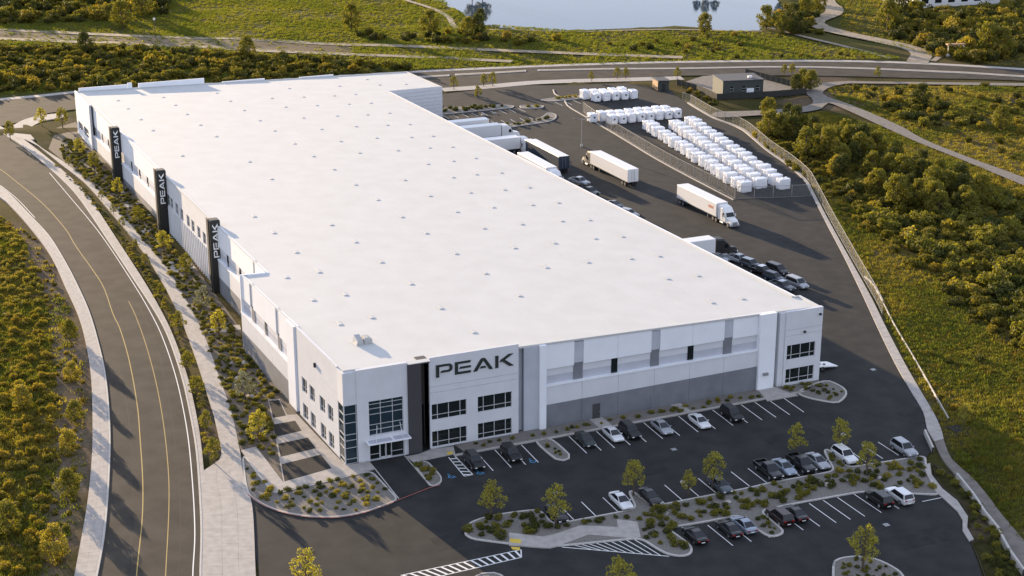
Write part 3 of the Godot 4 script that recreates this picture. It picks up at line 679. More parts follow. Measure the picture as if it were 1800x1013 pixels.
	var yk := ST(); kerb_into(yk, smooth(V([141.1, -228.8, 138.8, -222.5, 138.1, -215.7, 135.2, -206.6, 134.5, -202.7, 132.6, -182.4, 130.4, -161.4, 128.3, -142.1, 127.1, -125.5, 125.8, -99.7]), 2.0), 0.4, 0.0, 0.16)
	structure(ob(yk, "yard_kerb", M.concrete), "long pale kerb along the storage yard fence", "kerb")

# ---------------------------------------------------------------- warehouse
func roof_y(x: float, z: float) -> float: return 14.2 - 0.021 * x + 0.0135 * z
func wall_holes(st, x0: float, x1: float, y0: float, y1: float, z0: float, z1: float, rects: Array):   # rects: [x0, x1, y0, y1], in rows of equal height
	var ys := [y0, y1]
	for r in rects:
		for y in [r[2], r[3]]:
			if not ys.has(y): ys.append(y)
	ys.sort()
	for i in ys.size() - 1:
		var cuts := []
		for r in rects:
			if r[2] < ys[i] + 0.01 and r[3] > ys[i + 1] - 0.01: cuts.append(r)
		cuts.sort_custom(func(a, b): return a[0] < b[0])
		var x := x0
		for c in cuts:
			if c[0] - x > 0.01: box(st, x, c[0], ys[i], ys[i + 1], z0, z1)
			x = c[1]
		if x1 - x > 0.01: box(st, x, x1, ys[i], ys[i + 1], z0, z1)
func window(parent: Node, r: Array, cols: Array, rows: Array, z: float, glass: Material):   # cols, rows: inner division as shares; frame bars with separate panes
	var st := ST()
	var xs := [r[0]]; var ys := [r[2]]
	for c in cols: xs.append(lerpf(r[0], r[1], c))
	for c in rows: ys.append(lerpf(r[2], r[3], c))
	xs.append(r[1]); ys.append(r[3])
	for x in xs: box(st, x - 0.04, x + 0.04, r[2], r[3], z - 0.1, z + 0.06)
	for y in ys: box(st, r[0], r[1], y - 0.035, y + 0.035, z - 0.1, z + 0.055)
	var host := parent if parent.get_parent() == self else parent.get_parent()
	var w := ob(st, "window", M.aluminium, host)
	if host != parent: w.transform = (parent as Node3D).transform
	for i in xs.size() - 1:
		for j in ys.size() - 1:
			var ps := ST()
			box(ps, xs[i] + 0.05, xs[i + 1] - 0.05, ys[j] + 0.05, ys[j + 1] - 0.05, z - 0.05, z - 0.02)
			ob(ps, "pane", glass, w)
func letters(text_h: float, xf: Transform3D, m: Material, parent: Node, depth := 0.12):
	var g := {
		"P": [[0, 0, 0, 1, 1.05, 1, 1.22, 0.95, 1.34, 0.8, 1.34, 0.55, 1.22, 0.4, 1.05, 0.34, 0.36, 0.34, 0.44, 0.5, 1.0, 0.5, 1.09, 0.56, 1.09, 0.78, 1.0, 0.83, 0.25, 0.83, 0.25, 0]],
		"E": [[0, 0, 0, 1, 1.3, 1, 1.24, 0.83, 0.25, 0.83, 0.25, 0.18, 1.3, 0.18, 1.3, 0], [0.36, 0.42, 0.44, 0.58, 1.3, 0.58, 1.3, 0.42]],
		"A": [[0, 0, 0.6, 0.92, 0.72, 1, 0.92, 1, 1.04, 0.92, 1.64, 0, 1.34, 0, 0.86, 0.76, 0.8, 0.76, 0.31, 0], [0.56, 0.18, 0.66, 0.34, 0.98, 0.34, 1.08, 0.18]],
		"K": [[0, 0, 0, 1, 0.25, 1, 0.25, 0], [0.36, 0.44, 0.46, 0.62, 1.12, 1, 1.5, 1, 0.8, 0.58, 1.56, 0, 1.16, 0, 0.58, 0.46]]}
	var x := 0.0
	for c in ["P", "E", "A", "K"]:
		var st := ST()
		var wide := 0.0
		for o in g[c]:
			var pts := PackedVector2Array()
			for i in range(0, o.size(), 2):
				pts.append(Vector2(x + o[i], o[i + 1]) * text_h)
				wide = maxf(wide, o[i])
			prism_into(st, pts, xf, depth)
		ob(st, "letter", m, parent)
		x += wide + 0.2
func band_wall(parent: Node, at: Vector3, turn: float, L: float, led: Array, drk: Array, top: Array, joints: Array, strips: Array, slots: Array):   # grey base, pale band, ledge, recessed band, white head panels
	var o := Node3D.new()
	o.name = "banded_wall"; o.position = at; o.rotation.y = turn
	parent.add_child(o, true)
	var H := func(a: Array, s: float) -> float: return lerpf(a[0], a[1], s / L)
	var js := [0.0]; js.append_array(joints); js.append(L)
	for i in js.size() - 1:
		var a: float = js[i] + 0.02; var b: float = js[i + 1] - 0.02
		var st := ST(); sbox(st, a, b, -0.3, -0.3, H.call(drk, a), H.call(drk, b), -0.4, 0); ob(st, "base_panel", M.dark_grey_wall, o)
		st = ST(); sbox(st, a, b, H.call(drk, a) + 0.01, H.call(drk, b) + 0.01, H.call(led, a) - 0.1, H.call(led, b) - 0.1, -0.4, 0); ob(st, "pale_panel", M.pale_wall, o)
		st = ST(); sbox(st, a, b, H.call(led, a) + 0.12, H.call(led, b) + 0.12, H.call(led, a) + 1.4, H.call(led, b) + 1.4, -0.8, -0.5); ob(st, "band_panel", M.light_grey_wall, o)
		st = ST(); sbox(st, a, b, H.call(led, a) + 1.41, H.call(led, b) + 1.41, H.call(led, a) + 2.6, H.call(led, b) + 2.6, -0.8, -0.48); ob(st, "band_panel", M.pale_wall, o)
	var lst := ST(); sbox(lst, 0, L, H.call(led, 0.0) - 0.1, H.call(led, L) - 0.1, H.call(led, 0.0) + 0.12, H.call(led, L) + 0.12, -0.8, 0.12)
	ob(lst, "ledge", M.white_wall, o)
	var cuts := [0.0]
	for s in strips: cuts.append_array(s)
	cuts.append(L)
	for i in range(0, cuts.size() - 1, 2):
		var c0: float = cuts[i]; var c1: float = cuts[i + 1]
		if c1 - c0 < 0.2: continue
		var k := maxi(1, roundi((c1 - c0) / 6.5))
		for j in k:
			var a := lerpf(c0, c1, float(j) / k) + 0.02; var b := lerpf(c0, c1, float(j + 1) / k) - 0.02
			var st := ST(); sbox(st, a, b, H.call(led, a) + 2.61, H.call(led, b) + 2.61, H.call(top, a), H.call(top, b), -0.8, -0.2); ob(st, "head_panel", M.white_wall, o)
	for s in strips:
		var st := ST(); sbox(st, s[0], s[1], H.call(led, s[0]) + 2.9, H.call(led, s[1]) + 2.9, H.call(top, s[0]) - 0.3, H.call(top, s[1]) - 0.3, -0.8, -0.3); ob(st, "grey_strip", M.light_grey_wall, o)
		st = ST(); sbox(st, s[0], s[1], H.call(led, s[0]) + 0.12, H.call(led, s[1]) + 0.12, H.call(led, s[0]) + 2.89, H.call(led, s[1]) + 2.89, -0.8, -0.4); ob(st, "dark_window", M.dark_grey_wall, o)
	for s in slots:
		var st := ST(); sbox(st, s, s + 1.05, H.call(led, s) + 0.13, H.call(led, s + 1.0) + 0.13, H.call(led, s) + 2.5, H.call(led, s + 1.0) + 2.5, -0.8, -0.42); ob(st, "slot_window", M.glass, o)
func side(parent: Node, a: Vector2, b: Vector2) -> Node3D:   # frame of a wall seen from outside, a at its left end
	var o := Node3D.new()
	o.name = "wall"; o.position = Vector3(a.x, 0, a.y)
	o.rotation.y = -atan2(b.y - a.y, b.x - a.x)
	parent.add_child(o, true)
	return o
func plain_wall(parent: Node, a: Vector2, b: Vector2, up: float, m: Material, called: String, n: int):
	var o := side(parent, a, b)
	o.name = called
	var L := a.distance_to(b)
	for i in n:
		var p := a.lerp(b, float(i) / n); var q := a.lerp(b, float(i + 1) / n)
		var st := ST()
		sbox(st, L * i / n + 0.02, L * (i + 1) / n - 0.02, -0.3, -0.3, roof_y(p.x, p.y) + up, roof_y(q.x, q.y) + up, -0.4, 0)
		ob(st, "wall_panel", m, o)
func warehouse():
	var B := thing("warehouse", "long white flat-roofed warehouse with glazed entrance corner and banded grey walls", "warehouse")
	var st := ST()
	# roof
	var outline := V([0.3, -0.3, 80.7, -0.3, 80.7, -6.3, 79.6, -6.3, 78.6, -201.3, 94.6, -203, 94.0, -228.6, 0.2, -228.6, 0.5, -208, 1.0, -207.8, 2.9, -50.9, -1.3, -50.4, 0.2, -2.4])
	var t := Geometry2D.triangulate_polygon(outline)
	for i in range(0, t.size(), 3):
		var q := [outline[t[i]], outline[t[i + 1]], outline[t[i + 2]]]
		if (q[1] - q[0]).cross(q[2] - q[0]) < 0: q = [q[0], q[2], q[1]]
		tri(st, Vector3(q[0].x, roof_y(q[0].x, q[0].y), q[0].y), Vector3(q[1].x, roof_y(q[1].x, q[1].y), q[1].y), Vector3(q[2].x, roof_y(q[2].x, q[2].y), q[2].y))
	var roof := ob(st, "roof", M.membrane, B)
	var cop := ST()
	for i in outline.size():
		var a := outline[i]; var b := outline[(i + 1) % outline.size()]
		var d := (b - a).normalized(); var n := Vector2(-d.y, d.x) * 0.28
		hexa(cop, [Vector3(a.x, roof_y(a.x, a.y) - 0.1, a.y), Vector3(b.x, roof_y(b.x, b.y) - 0.1, b.y), Vector3(b.x - n.x, roof_y(b.x, b.y) - 0.1, b.y - n.y), Vector3(a.x - n.x, roof_y(a.x, a.y) - 0.1, a.y - n.y),
			Vector3(a.x, roof_y(a.x, a.y) + 0.22, a.y), Vector3(b.x, roof_y(b.x, b.y) + 0.22, b.y), Vector3(b.x - n.x, roof_y(b.x, b.y) + 0.22, b.y - n.y), Vector3(a.x - n.x, roof_y(a.x, a.y) + 0.22, a.y - n.y)])
	ob(cop, "coping", M.membrane, roof)
	# seams of the membrane, skylights
	var seams := ST()
	for i in range(1, 16):
		var x := 5.0 * i
		hexa(seams, [Vector3(x, roof_y(x, -227), -227), Vector3(x + 0.12, roof_y(x, -227), -227), Vector3(x + 0.12, roof_y(x, -1), -1), Vector3(x, roof_y(x, -1), -1), Vector3(x, roof_y(x, -227) + 0.015, -227), Vector3(x + 0.12, roof_y(x, -227) + 0.015, -227), Vector3(x + 0.12, roof_y(x, -1) + 0.015, -1), Vector3(x, roof_y(x, -1) + 0.015, -1)])
	tag(ob(seams, "membrane_seams", M.membrane, roof), "", "", "", "stuff")
	var curb := ST(); box(curb, -0.4, 0.4, -0.05, 0.09, -1.0, 1.0)
	var curb_mesh := done(curb)
	var dm := ST(); hexa(dm, [Vector3(-0.35, 0.09, -0.95), Vector3(0.35, 0.09, -0.95), Vector3(0.35, 0.09, 0.95), Vector3(-0.35, 0.09, 0.95), Vector3(-0.22, 0.13, -0.8), Vector3(0.22, 0.13, -0.8), Vector3(0.22, 0.13, 0.8), Vector3(-0.22, 0.13, 0.8)])
	var dome_mesh := done(dm)
	var k0 := 0
	for p in V([11.2, -75.2, 22.8, -76.5, 23.3, -63.8, 11.4, -61.1, 37.4, -64.9, 48.7, -63.9, 37.5, -50.3, 23.4, -49.9, 11.6, -48.4, 5.6, -47.1, 11.8, -34.6, 6.1, -33.7, 23.8, -36.4, 37.7, -37.1, 23.7, -22.4, 12, -21.9, 6.4, -20.9, 24.1, -9.5, 37.2, -77.4, 56.5, -77.7, 64.5, -77, 70.1, -76.4, 56.6, -64.3, 64.7, -63.5, 70, -62.5, 65.1, -50, 70.4, -49.6, 56.8, -50, 48.7, -50, 65.1, -36, 70.6, -35.8, 57, -36.8, 48.9, -36.9, 65.3, -23, 71, -22.9, 38, -23.7, 65.6, -9.2, 71.3, -8.8, 8.5, -213.5, 8.8, -201.7, 9.1, -187.3, 9.2, -173.1, 20.4, -214.1, 21, -202.4, 21.1, -189.7, 21.2, -175.6, 21.6, -161.5, 9.7, -144, 35, -215.4, 35.5, -202.9, 35.7, -189.8, 36, -175.9, 46.7, -203.3, 55, -215.2, 46.8, -190.6, 36.1, -162.9, 36.5, -147.7, 36.7, -133.3, 22.1, -133.3, 22.2, -115.9, 55, -202.3, 54.9, -189.5, 47, -175.6, 47.1, -160.8, 63.2, -201.2, 68.9, -214.1, 63.2, -188.8, 55.6, -175, 47.2, -146.5, 37.1, -119.6, 37.1, -105.2, 55.9, -161.1, 10.9, -87.9, 79.8, -212, 87, -210.7, 79.3, -221.3, 69.1, -201.3, 69, -187.9, 63.2, -174, 69.1, -174, 63.6, -160.3, 69, -158.8, 56.2, -146.9, 64.2, -144.9, 69.4, -144.5, 56.3, -132.4, 64.1, -132.7, 69.3, -131.6, 47.4, -133.4, 57.9, -117.4, 64.2, -118.4, 69.9, -119.1, 48, -105.5, 58.4, -103.8, 64.1, -104.8, 69.7, -104.2, 37.2, -91.7, 48.1, -90.6, 56.8, -90.5, 64.3, -90.1, 69.9, -90.3, 48.5, -77]):
		var s := mi(curb_mesh, "skylight_curb", M.hatch, roof)
		s.position = Vector3(p.x, roof_y(p.x, p.y), p.y)
		s.scale = Vector3(1, 1, [1.0, 0.6, 0.85, 0.7][k0 % 4])
		var dd := mi(dome_mesh, "skylight", M.membrane, roof)
		dd.transform = s.transform
		k0 += 1
	var unit := ST()
	hexa(unit, [Vector3(-1.6, 0, -1.3), Vector3(0, 0, -1.3), Vector3(0, 0, 1.2), Vector3(-1.6, 0, 1.2), Vector3(-1.3, 1.5, -1.1), Vector3(-0.2, 1.5, -1.1), Vector3(-0.2, 0.9, 1.2), Vector3(-1.3, 0.9, 1.2)])
	box(unit, 0.1, 1.7, 0, 0.9, -1.0, 1.0)
	hexa(unit, [Vector3(0.1, 0.9, -1), Vector3(1.7, 0.9, -1), Vector3(1.7, 0.9, 1), Vector3(0.1, 0.9, 1), Vector3(0.2, 1.3, -0.9), Vector3(1.0, 1.3, -0.9), Vector3(1.0, 1.3, 0.9), Vector3(0.2, 1.3, 0.9)])
	var un := ob(unit, "roof_ventilator", M.hatch, roof)
	un.scale = Vector3.ONE * 0.78
	un.position = Vector3(6.8, roof_y(6.8, -11), -11.0)
	for s in [[1.2, 14.0, 1.1], [14.1, 15.3, 1.6], [17.0, 35.0, 1.5], [40.0, 52.0, 0.5], [62.0, 72.0, 0.45]]:
		var ps := ST(); box(ps, s[0], s[1], 9.0, roof_y((s[0] + s[1]) / 2, -229) + s[2], -229.2, -228.8)
		ob(ps, "raised_parapet", M.white_wall, B)
	# outer walls
	plain_wall(B, Vector2(80.2, -6.4), Vector2(79.0, -201.3), 0.15, M.white_wall, "yard_wall", 26)
	plain_wall(B, Vector2(79.0, -201.2), Vector2(95, -202.9), 0.12, M.pale_wall, "wing_wall", 1)
	for i in 9:
		var rs := ST(); box(rs, 0.1, 16.0, 0.8 + i * 1.0, 0.88 + i * 1.0, 0.0, 0.06)
		var rl := ob(rs, "wing_rail", M.light_grey_wall, B)
		rl.position = Vector3(79.0, 0, -201.2); rl.rotation.y = -atan2(-1.7, 16.0)
	plain_wall(B, Vector2(95, -202.9), Vector2(94.3, -228.8), 0.12, M.pale_wall, "wing_end_wall", 4)
	plain_wall(B, Vector2(94.3, -228.8), Vector2(0, -228.8), 0.1, M.pale_wall, "rear_wall", 14)
	plain_wall(B, Vector2(0.2, -208.0), Vector2(0.8, -208.0), 0.2, M.pale_wall, "return_wall", 1)
	# far corner block, seen from the road
	var fb := side(B, Vector2(0, -228.8), Vector2(0.2, -208))
	fb.name = "corner_wall"
	var fr := [[2.5, 8.5, 1.9, 4.0], [10.5, 17.2, 1.9, 4.3]]
	st = ST(); wall_holes(st, 0, 20.8, -0.5, 11.5, -0.4, 0, fr); ob(st, "wall_panel", M.white_wall, fb)
	for r in fr: window(fb, r, [0.33, 0.66], [0.35], -0.18, M.glass)
	# set-back middle of the road side
	var A := Vector2(0.8, -207.9); var C := Vector2(2.7, -50.5)
	var dv := (C - A).normalized(); var turn := -atan2(dv.y, dv.x)
	var pt := func(s: float) -> Vector3: return Vector3(A.x + dv.x * s, 0, A.y + dv.y * s)
	band_wall(B, pt.call(0.0), turn, 35.0, [3.6, 4.7], [0.2, 1.1], [11.5, 11.95], [9.0, 18.0, 27.0], [[0, 1.8]], [9.2, 17.2])
	band_wall(B, pt.call(35.0), turn, 46.5, [4.7, 5.7], [1.1, 2.2], [11.95, 12.55], [9.0, 18.0, 27.0, 36.0], [], [10.0, 18.6, 26.8])
	band_wall(B, pt.call(125.0), turn, 32.4, [6.7, 7.0], [3.2, 3.6], [13.1, 13.55], [8.0, 16.0, 24.0], [[24.5, 26.0]], [5.5, 14.0])
	var rib := Node3D.new(); rib.name = "ribbed_wall"; rib.position = pt.call(81.5); rib.rotation.y = turn; B.add_child(rib, true)
	var wr := []
	for s in [1.0, 3.8, 8.4, 12.8, 18.2, 22.2, 27.0, 31.4]: wr.append([s, s + 2.5, 6.5, 8.85])
	st = ST(); wall_holes(st, 0, 43.5, -0.3, 12.0, -0.7, -0.3, wr); sbox(st, 0, 43.5, 12.0, 12.0, 12.6, 13.1, -0.7, -0.3)
	ob(st, "wall_panel", M.pale_wall, rib)
	for i in range(0, 29):
		st = ST(); box(st, i * 1.5 + 0.25, i * 1.5 + 0.55, -0.3, 6.2, -0.31, -0.15); ob(st, "rib", M.pale_wall, rib)
	for r in wr: window(rib, r, [0.5], [0.5], -0.5, M.blue_glass)
	plain_wall(B, Vector2(2.9, -50.65), Vector2(-1.6, -50.65), 0.25, M.white_wall, "return_wall", 1)
	# near part of the road side
	var E := Vector2(-1.6, -50.5); var F := Vector2(0, -2.4)
	var d2 := (F - E).normalized(); var turn2 := -atan2(d2.y, d2.x); var L2 := E.distance_to(F)
	band_wall(B, Vector3(E.x, 0, E.y), turn2, 25.3, [7.2, 6.9], [3.85, 3.65], [13.65, 13.95], [8.4, 16.8], [[5.0, 6.6], [19.0, 20.6]], [12.0])
	var nb := side(B, E, F); nb.name = "office_side_wall"
	st = ST(); box(st, 25.3, 29.0, -0.3, 14.05, -0.8, 0.15); ob(st, "white_pier", M.white_wall, nb)
	st = ST(); box(st, 29.02, 30.2, -0.3, 13.9, -0.8, -0.25); ob(st, "grey_pier", M.pale_wall, nb)
	var nw := []
	for w in [[31.75, 34.15], [35.4, 37.7], [40.0, 42.35], [43.6, 45.9]]:
		nw.append([w[0], w[1], 0.25, 2.65]); nw.append([w[0], w[1], 4.6, 7.0])
	st = ST(); wall_holes(st, 30.22, L2, -0.3, 8.85, -0.4, 0.0, nw); ob(st, "wall_panel", M.pale_wall, nb)
	st = ST(); box(st, 30.22, L2, 8.89, 9.8, -0.4, 0.0); ob(st, "wall_panel", M.pale_wall, nb)
	st = ST(); box(st, 30.22, L2, 9.84, 14.35, -0.4, 0.0); ob(st, "wall_panel", M.pale_wall, nb)
	for r in nw: window(nb, r, [0.5], [0.3], -0.2, M.glass)
	st = ST(); box(st, 38.6, 38.9, 10.9, 11.6, 0.0, 0.3); ob(st, "wall_lamp", M.black_metal, nb)
	# glazed corner
	st = ST(); box(st, 0.0, 0.5, 9.2, 14.15, -2.38, 0.2); box(st, 0.5, 2.0, 9.2, 14.15, -0.5, 0.2); ob(st, "corner_parapet", M.pale_wall, B)
	var cg := [0.08, 0.27, 0.4, 0.5, 0.7, 0.85]
	window(B, [0.12, 1.88, 0.1, 9.15], [], cg, 0.1, M.blue_glass)
	var cs := side(B, Vector2(0.0, -2.35), Vector2(0.0, 0.2)); cs.name = "corner_glazing"
	window(cs, [0.1, 2.45, 0.1, 9.15], [], cg, -0.05, M.blue_glass)
	# entrance block
	st = ST(); wall_holes(st, 2.0, 9.7, -0.2, 14.35, -0.4, 0.35, [[3.75, 9.0, 0.05, 2.75], [3.75, 9.0, 3.9, 9.3]]); ob(st, "entrance_wall", M.pale_wall, B)
	window(B, [3.75, 9.0, 3.9, 9.3], [0.35, 0.7], [0.15, 0.3, 0.6, 0.76, 0.89], 0.0, M.blue_glass)
	window(B, [3.75, 5.3, 0.05, 2.75], [], [0.3], 0.0, M.glass)
	window(B, [7.15, 9.0, 0.05, 2.75], [], [0.3], 0.0, M.glass)
	for x in [5.35, 6.25]:
		st = ST(); box(st, x, x + 0.1, 0.05, 2.7, -0.05, 0.1); box(st, x + 0.8, x + 0.88, 0.05, 2.7, -0.05, 0.1); box(st, x, x + 0.88, 2.6, 2.72, -0.05, 0.1); box(st, x, x + 0.88, 0.05, 0.3, -0.05, 0.1)
		var dr := ob(st, "entrance_door", M.aluminium, B)
		st = ST(); box(st, x + 0.1, x + 0.8, 0.3, 2.6, 0.0, 0.04); ob(st, "pane", M.glass, dr)
		st = ST(); bar(st, Vector3(x + 0.68, 0.8, 0.12), Vector3(x + 0.68, 1.6, 0.12), 0.02); ob(st, "handle", M.rim, dr)
	st = ST(); box(st, 3.1, 9.6, 3.14, 3.32, 0.35, 1.9); var cnp := ob(st, "canopy", M.white_wall, B)
	st = ST(); box(st, 3.3, 6.8, 3.32, 3.36, 0.5, 1.75); box(st, 7.2, 9.4, 3.32, 3.38, 0.5, 1.75); ob(st, "canopy_top", M.light_grey_wall, cnp)
	st = ST(); bar(st, Vector3(4.3, 3.3, 1.7), Vector3(4.9, 5.4, 0.35), 0.05); bar(st, Vector3(8.4, 3.3, 1.7), Vector3(8.4, 5.4, 0.35), 0.05); ob(st, "canopy_stay", M.aluminium, cnp)
	# dark portal
	st = ST(); box(st, 9.72, 11.7, -0.2, 14.1, -0.3, 0.65); ob(st, "dark_fin", M.charcoal, B)
	st = ST(); box(st, 9.72, 13.2, 14.1, 14.2, -0.5, 0.66); ob(st, "portal_coping", M.membrane, B)
	st = ST(); box(st, 11.72, 13.2, -0.2, 13.95, -2.4, -2.0); ob(st, "dark_recess", M.brown_recess, B)
	st = ST(); box(st, 11.72, 13.2, 13.8, 14.09, -2.0, 0.3); ob(st, "recess_lintel", M.charcoal, B)
	st = ST(); box(st, 11.9, 13.0, 0.0, 6.5, -1.98, -1.9); ob(st, "recess_glass", M.glass, B)
	# sign block
	var pr := [[13.5, 19.0, 0.25, 2.75], [20.8, 26.3, 0.25, 2.75], [13.5, 19.0, 4.55, 7.05], [20.8, 26.3, 4.55, 7.05]]
	st = ST(); wall_holes(st, 13.22, 27.4, -0.2, 8.87, -0.4, 0.0, pr); ob(st, "wall_panel", M.pale_wall, B)
	st = ST(); box(st, 13.22, 27.4, 8.91, 9.8, -0.4, 0.0); ob(st, "wall_panel", M.pale_wall, B)
	st = ST(); box(st, 13.22, 27.4, 9.84, 14.4, -0.4, 0.0); ob(st, "wall_panel", M.pale_wall, B)
	for r in pr: window(B, r, [0.17, 0.49, 0.82], [0.3], -0.2, M.glass)
	st = ST(); box(st, 27.42, 28.4, -0.2, 13.6, -1.5, -1.0); ob(st, "set_back_panel", M.light_grey_wall, B)
	st = ST(); box(st, 28.4, 30.8, -0.2, 13.55, -0.8, -0.2); ob(st, "grey_pier", M.light_grey_wall, B)
	st = ST(); box(st, 30.82, 31.9, -0.2, 13.6, -0.8, 0.25); ob(st, "white_pier", M.white_wall, B)
	# banded front
	band_wall(B, Vector3(31.9, 0, -0.2), 0.0, 37.4, [6.85, 6.85], [3.75, 4.1], [13.5, 12.85], [6.2, 12.4, 18.7, 25.0, 31.2], [[4.9, 6.45], [18.15, 19.65], [31.2, 32.75]], [11.35, 24.75])
	for d in [[8.05, 9.3, M.charcoal], [18.2, 19.4, M.dark_grey_wall]]:
		st = ST(); box(st, 31.9 + d[0], 31.9 + d[1], 0.1, 2.55, -0.22, -0.14); var dr := ob(st, "steel_door", d[2], B)
		st = ST(); box(st, 31.9 + d[1] - 0.25, 31.9 + d[1] - 0.1, 1.1, 1.2, -0.14, -0.06); ob(st, "handle", M.rim, dr)
	st = ST(); box(st, 69.3, 72.3, -0.2, 12.95, -0.8, 0.25); ob(st, "white_pier", M.white_wall, B)
	st = ST(); box(st, 70.2, 71.0, 2.6, 3.0, 0.25, 0.7); ob(st, "wall_lamp", M.galvanised, B)
	st = ST(); box(st, 72.32, 73.0, -0.2, 12.6, -1.5, -0.9); ob(st, "set_back_panel", M.light_grey_wall, B)
	st = ST(); box(st, 73.0, 74.0, -0.2, 12.65, -0.8, 0.15); ob(st, "grey_pier", M.pale_wall, B)
	# end block
	var er := [[74.5, 79.9, 0.45, 2.9], [74.5, 79.9, 4.5, 7.0]]
	st = ST(); wall_holes(st, 74.02, 81.0, -0.2, 8.6, -0.4, 0.3, er); ob(st, "wall_panel", M.pale_wall, B)
	st = ST(); box(st, 74.02, 81.0, 8.64, 9.6, -0.4, 0.3); ob(st, "wall_panel", M.pale_wall, B)
	st = ST(); box(st, 74.02, 81.0, 9.64, 12.75, -0.4, 0.3); ob(st, "wall_panel", M.pale_wall, B)
	for r in er: window(B, r, [0.17, 0.49, 0.82], [0.3], 0.1, M.glass)
	for q in [[77.6, 9.0], [80.4, 11.6]]:
		st = ST(); box(st, q[0] - 0.15, q[0] + 0.15, q[1] - 0.15, q[1] + 0.15, 0.3, 0.65); ob(st, "wall_lamp", M.black_metal, B)
	st = ST(); box(st, 80.6, 81.0, -0.2, 12.6, -6.4, -0.42); ob(st, "end_wall", M.pale_wall, B)
	# letters and tall signs
	var ws := thing("wall_sign", "large dark metal PEAK lettering on the warehouse front", "sign", Vector3(14.25, 11.2, 0.0))
	letters(1.92, Transform3D(Basis.IDENTITY, Vector3.ZERO), M.dark_letter, ws, 0.14)
	var k := 0
	for s in [[-0.7, -172.0, 13.2, "beside the far corner block"], [0.1, -125.0, 13.9, "between banded wall and ribbed wall"], [1.1, -82.6, 14.2, "nearest the glazed entrance end"]]:
		var tw := thing("sign_tower", ["tall black PEAK sign tower beside the far corner block of the warehouse", "tall black PEAK sign tower, middle one of three along the wall", "tall black PEAK sign tower at the entrance end of the ribbed wall"][k], "sign", Vector3(s[0], 0, s[1]), 0.0, "tall black signs along the road side")
		st = ST(); box(st, 0, 2.0, -0.3, s[2], -2.1, 0); ob(st, "tower", M.black_sign, tw)
		st = ST(); box(st, -0.12, 0.0, -0.3, s[2] + 0.25, -2.3, -0.9); ob(st, "fin", M.under, tw)
		st = ST(); box(st, 0.25, 1.8, s[2], s[2] + 0.16, -1.9, -0.2); ob(st, "cap", M.slate_roof, tw)
		letters(1.02, Transform3D(Basis(Vector3(0, 1, 0), Vector3(-1, 0, 0), Vector3(0, 0, 1)), Vector3(1.52, s[2] - 7.1, 0.0)), M.white_letter, tw, 0.06)
		k += 1

# ---------------------------------------------------------------- vehicles
func loft(st, rings: Array):
	for i in rings.size() - 1:
		var a: Array = rings[i]; var b: Array = rings[i + 1]
		for j in a.size():
			var k := (j + 1) % a.size()
			quad(st, a[j], a[k], b[k], b[j])
	for e in [rings[0], rings[rings.size() - 1]]:
		for j in range(1, e.size() - 1): tri(st, e[0], e[j], e[j + 1])
func car_ring(z: float, w: float, y0: float, y1: float) -> Array:
	var p := [Vector2(-w * 0.9, y0), Vector2(-w * 0.99, lerpf(y0, y1, 0.25)), Vector2(-w, lerpf(y0, y1, 0.6)), Vector2(-w * 0.95, lerpf(y0, y1, 0.86)), Vector2(-w * 0.8, y1)]
	var r := []
	for q in p: r.append(Vector3(q.x, q.y, z))
	r.append(Vector3(0, y1 + 0.03, z))
	for i in 5: r.append(Vector3(-p[4 - i].x, p[4 - i].y, z))
	return r
func wheel_mesh(r: float, w: float) -> Array:
	var k := "wheel%.2f%.2f" % [r, w]
	if not cache.has(k):
		var t := ST(); bar(t, Vector3(-w / 2, 0, 0), Vector3(w / 2, 0, 0), r, r, 14)
		var q := ST(); bar(q, Vector3(-w / 2 - 0.015, 0, 0), Vector3(w / 2 + 0.015, 0, 0), r * 0.6, r * 0.6, 10)
		cache[k] = [done(t), done(q)]
	return cache[k]
func wheel(parent: Node, at: Vector3, r: float, w: float):
	var k := wheel_mesh(r, w)
	var o := mi(k[0], "wheel", M.rubber, parent)
	o.position = at
	mi(k[1], "rim", M.rim, o)
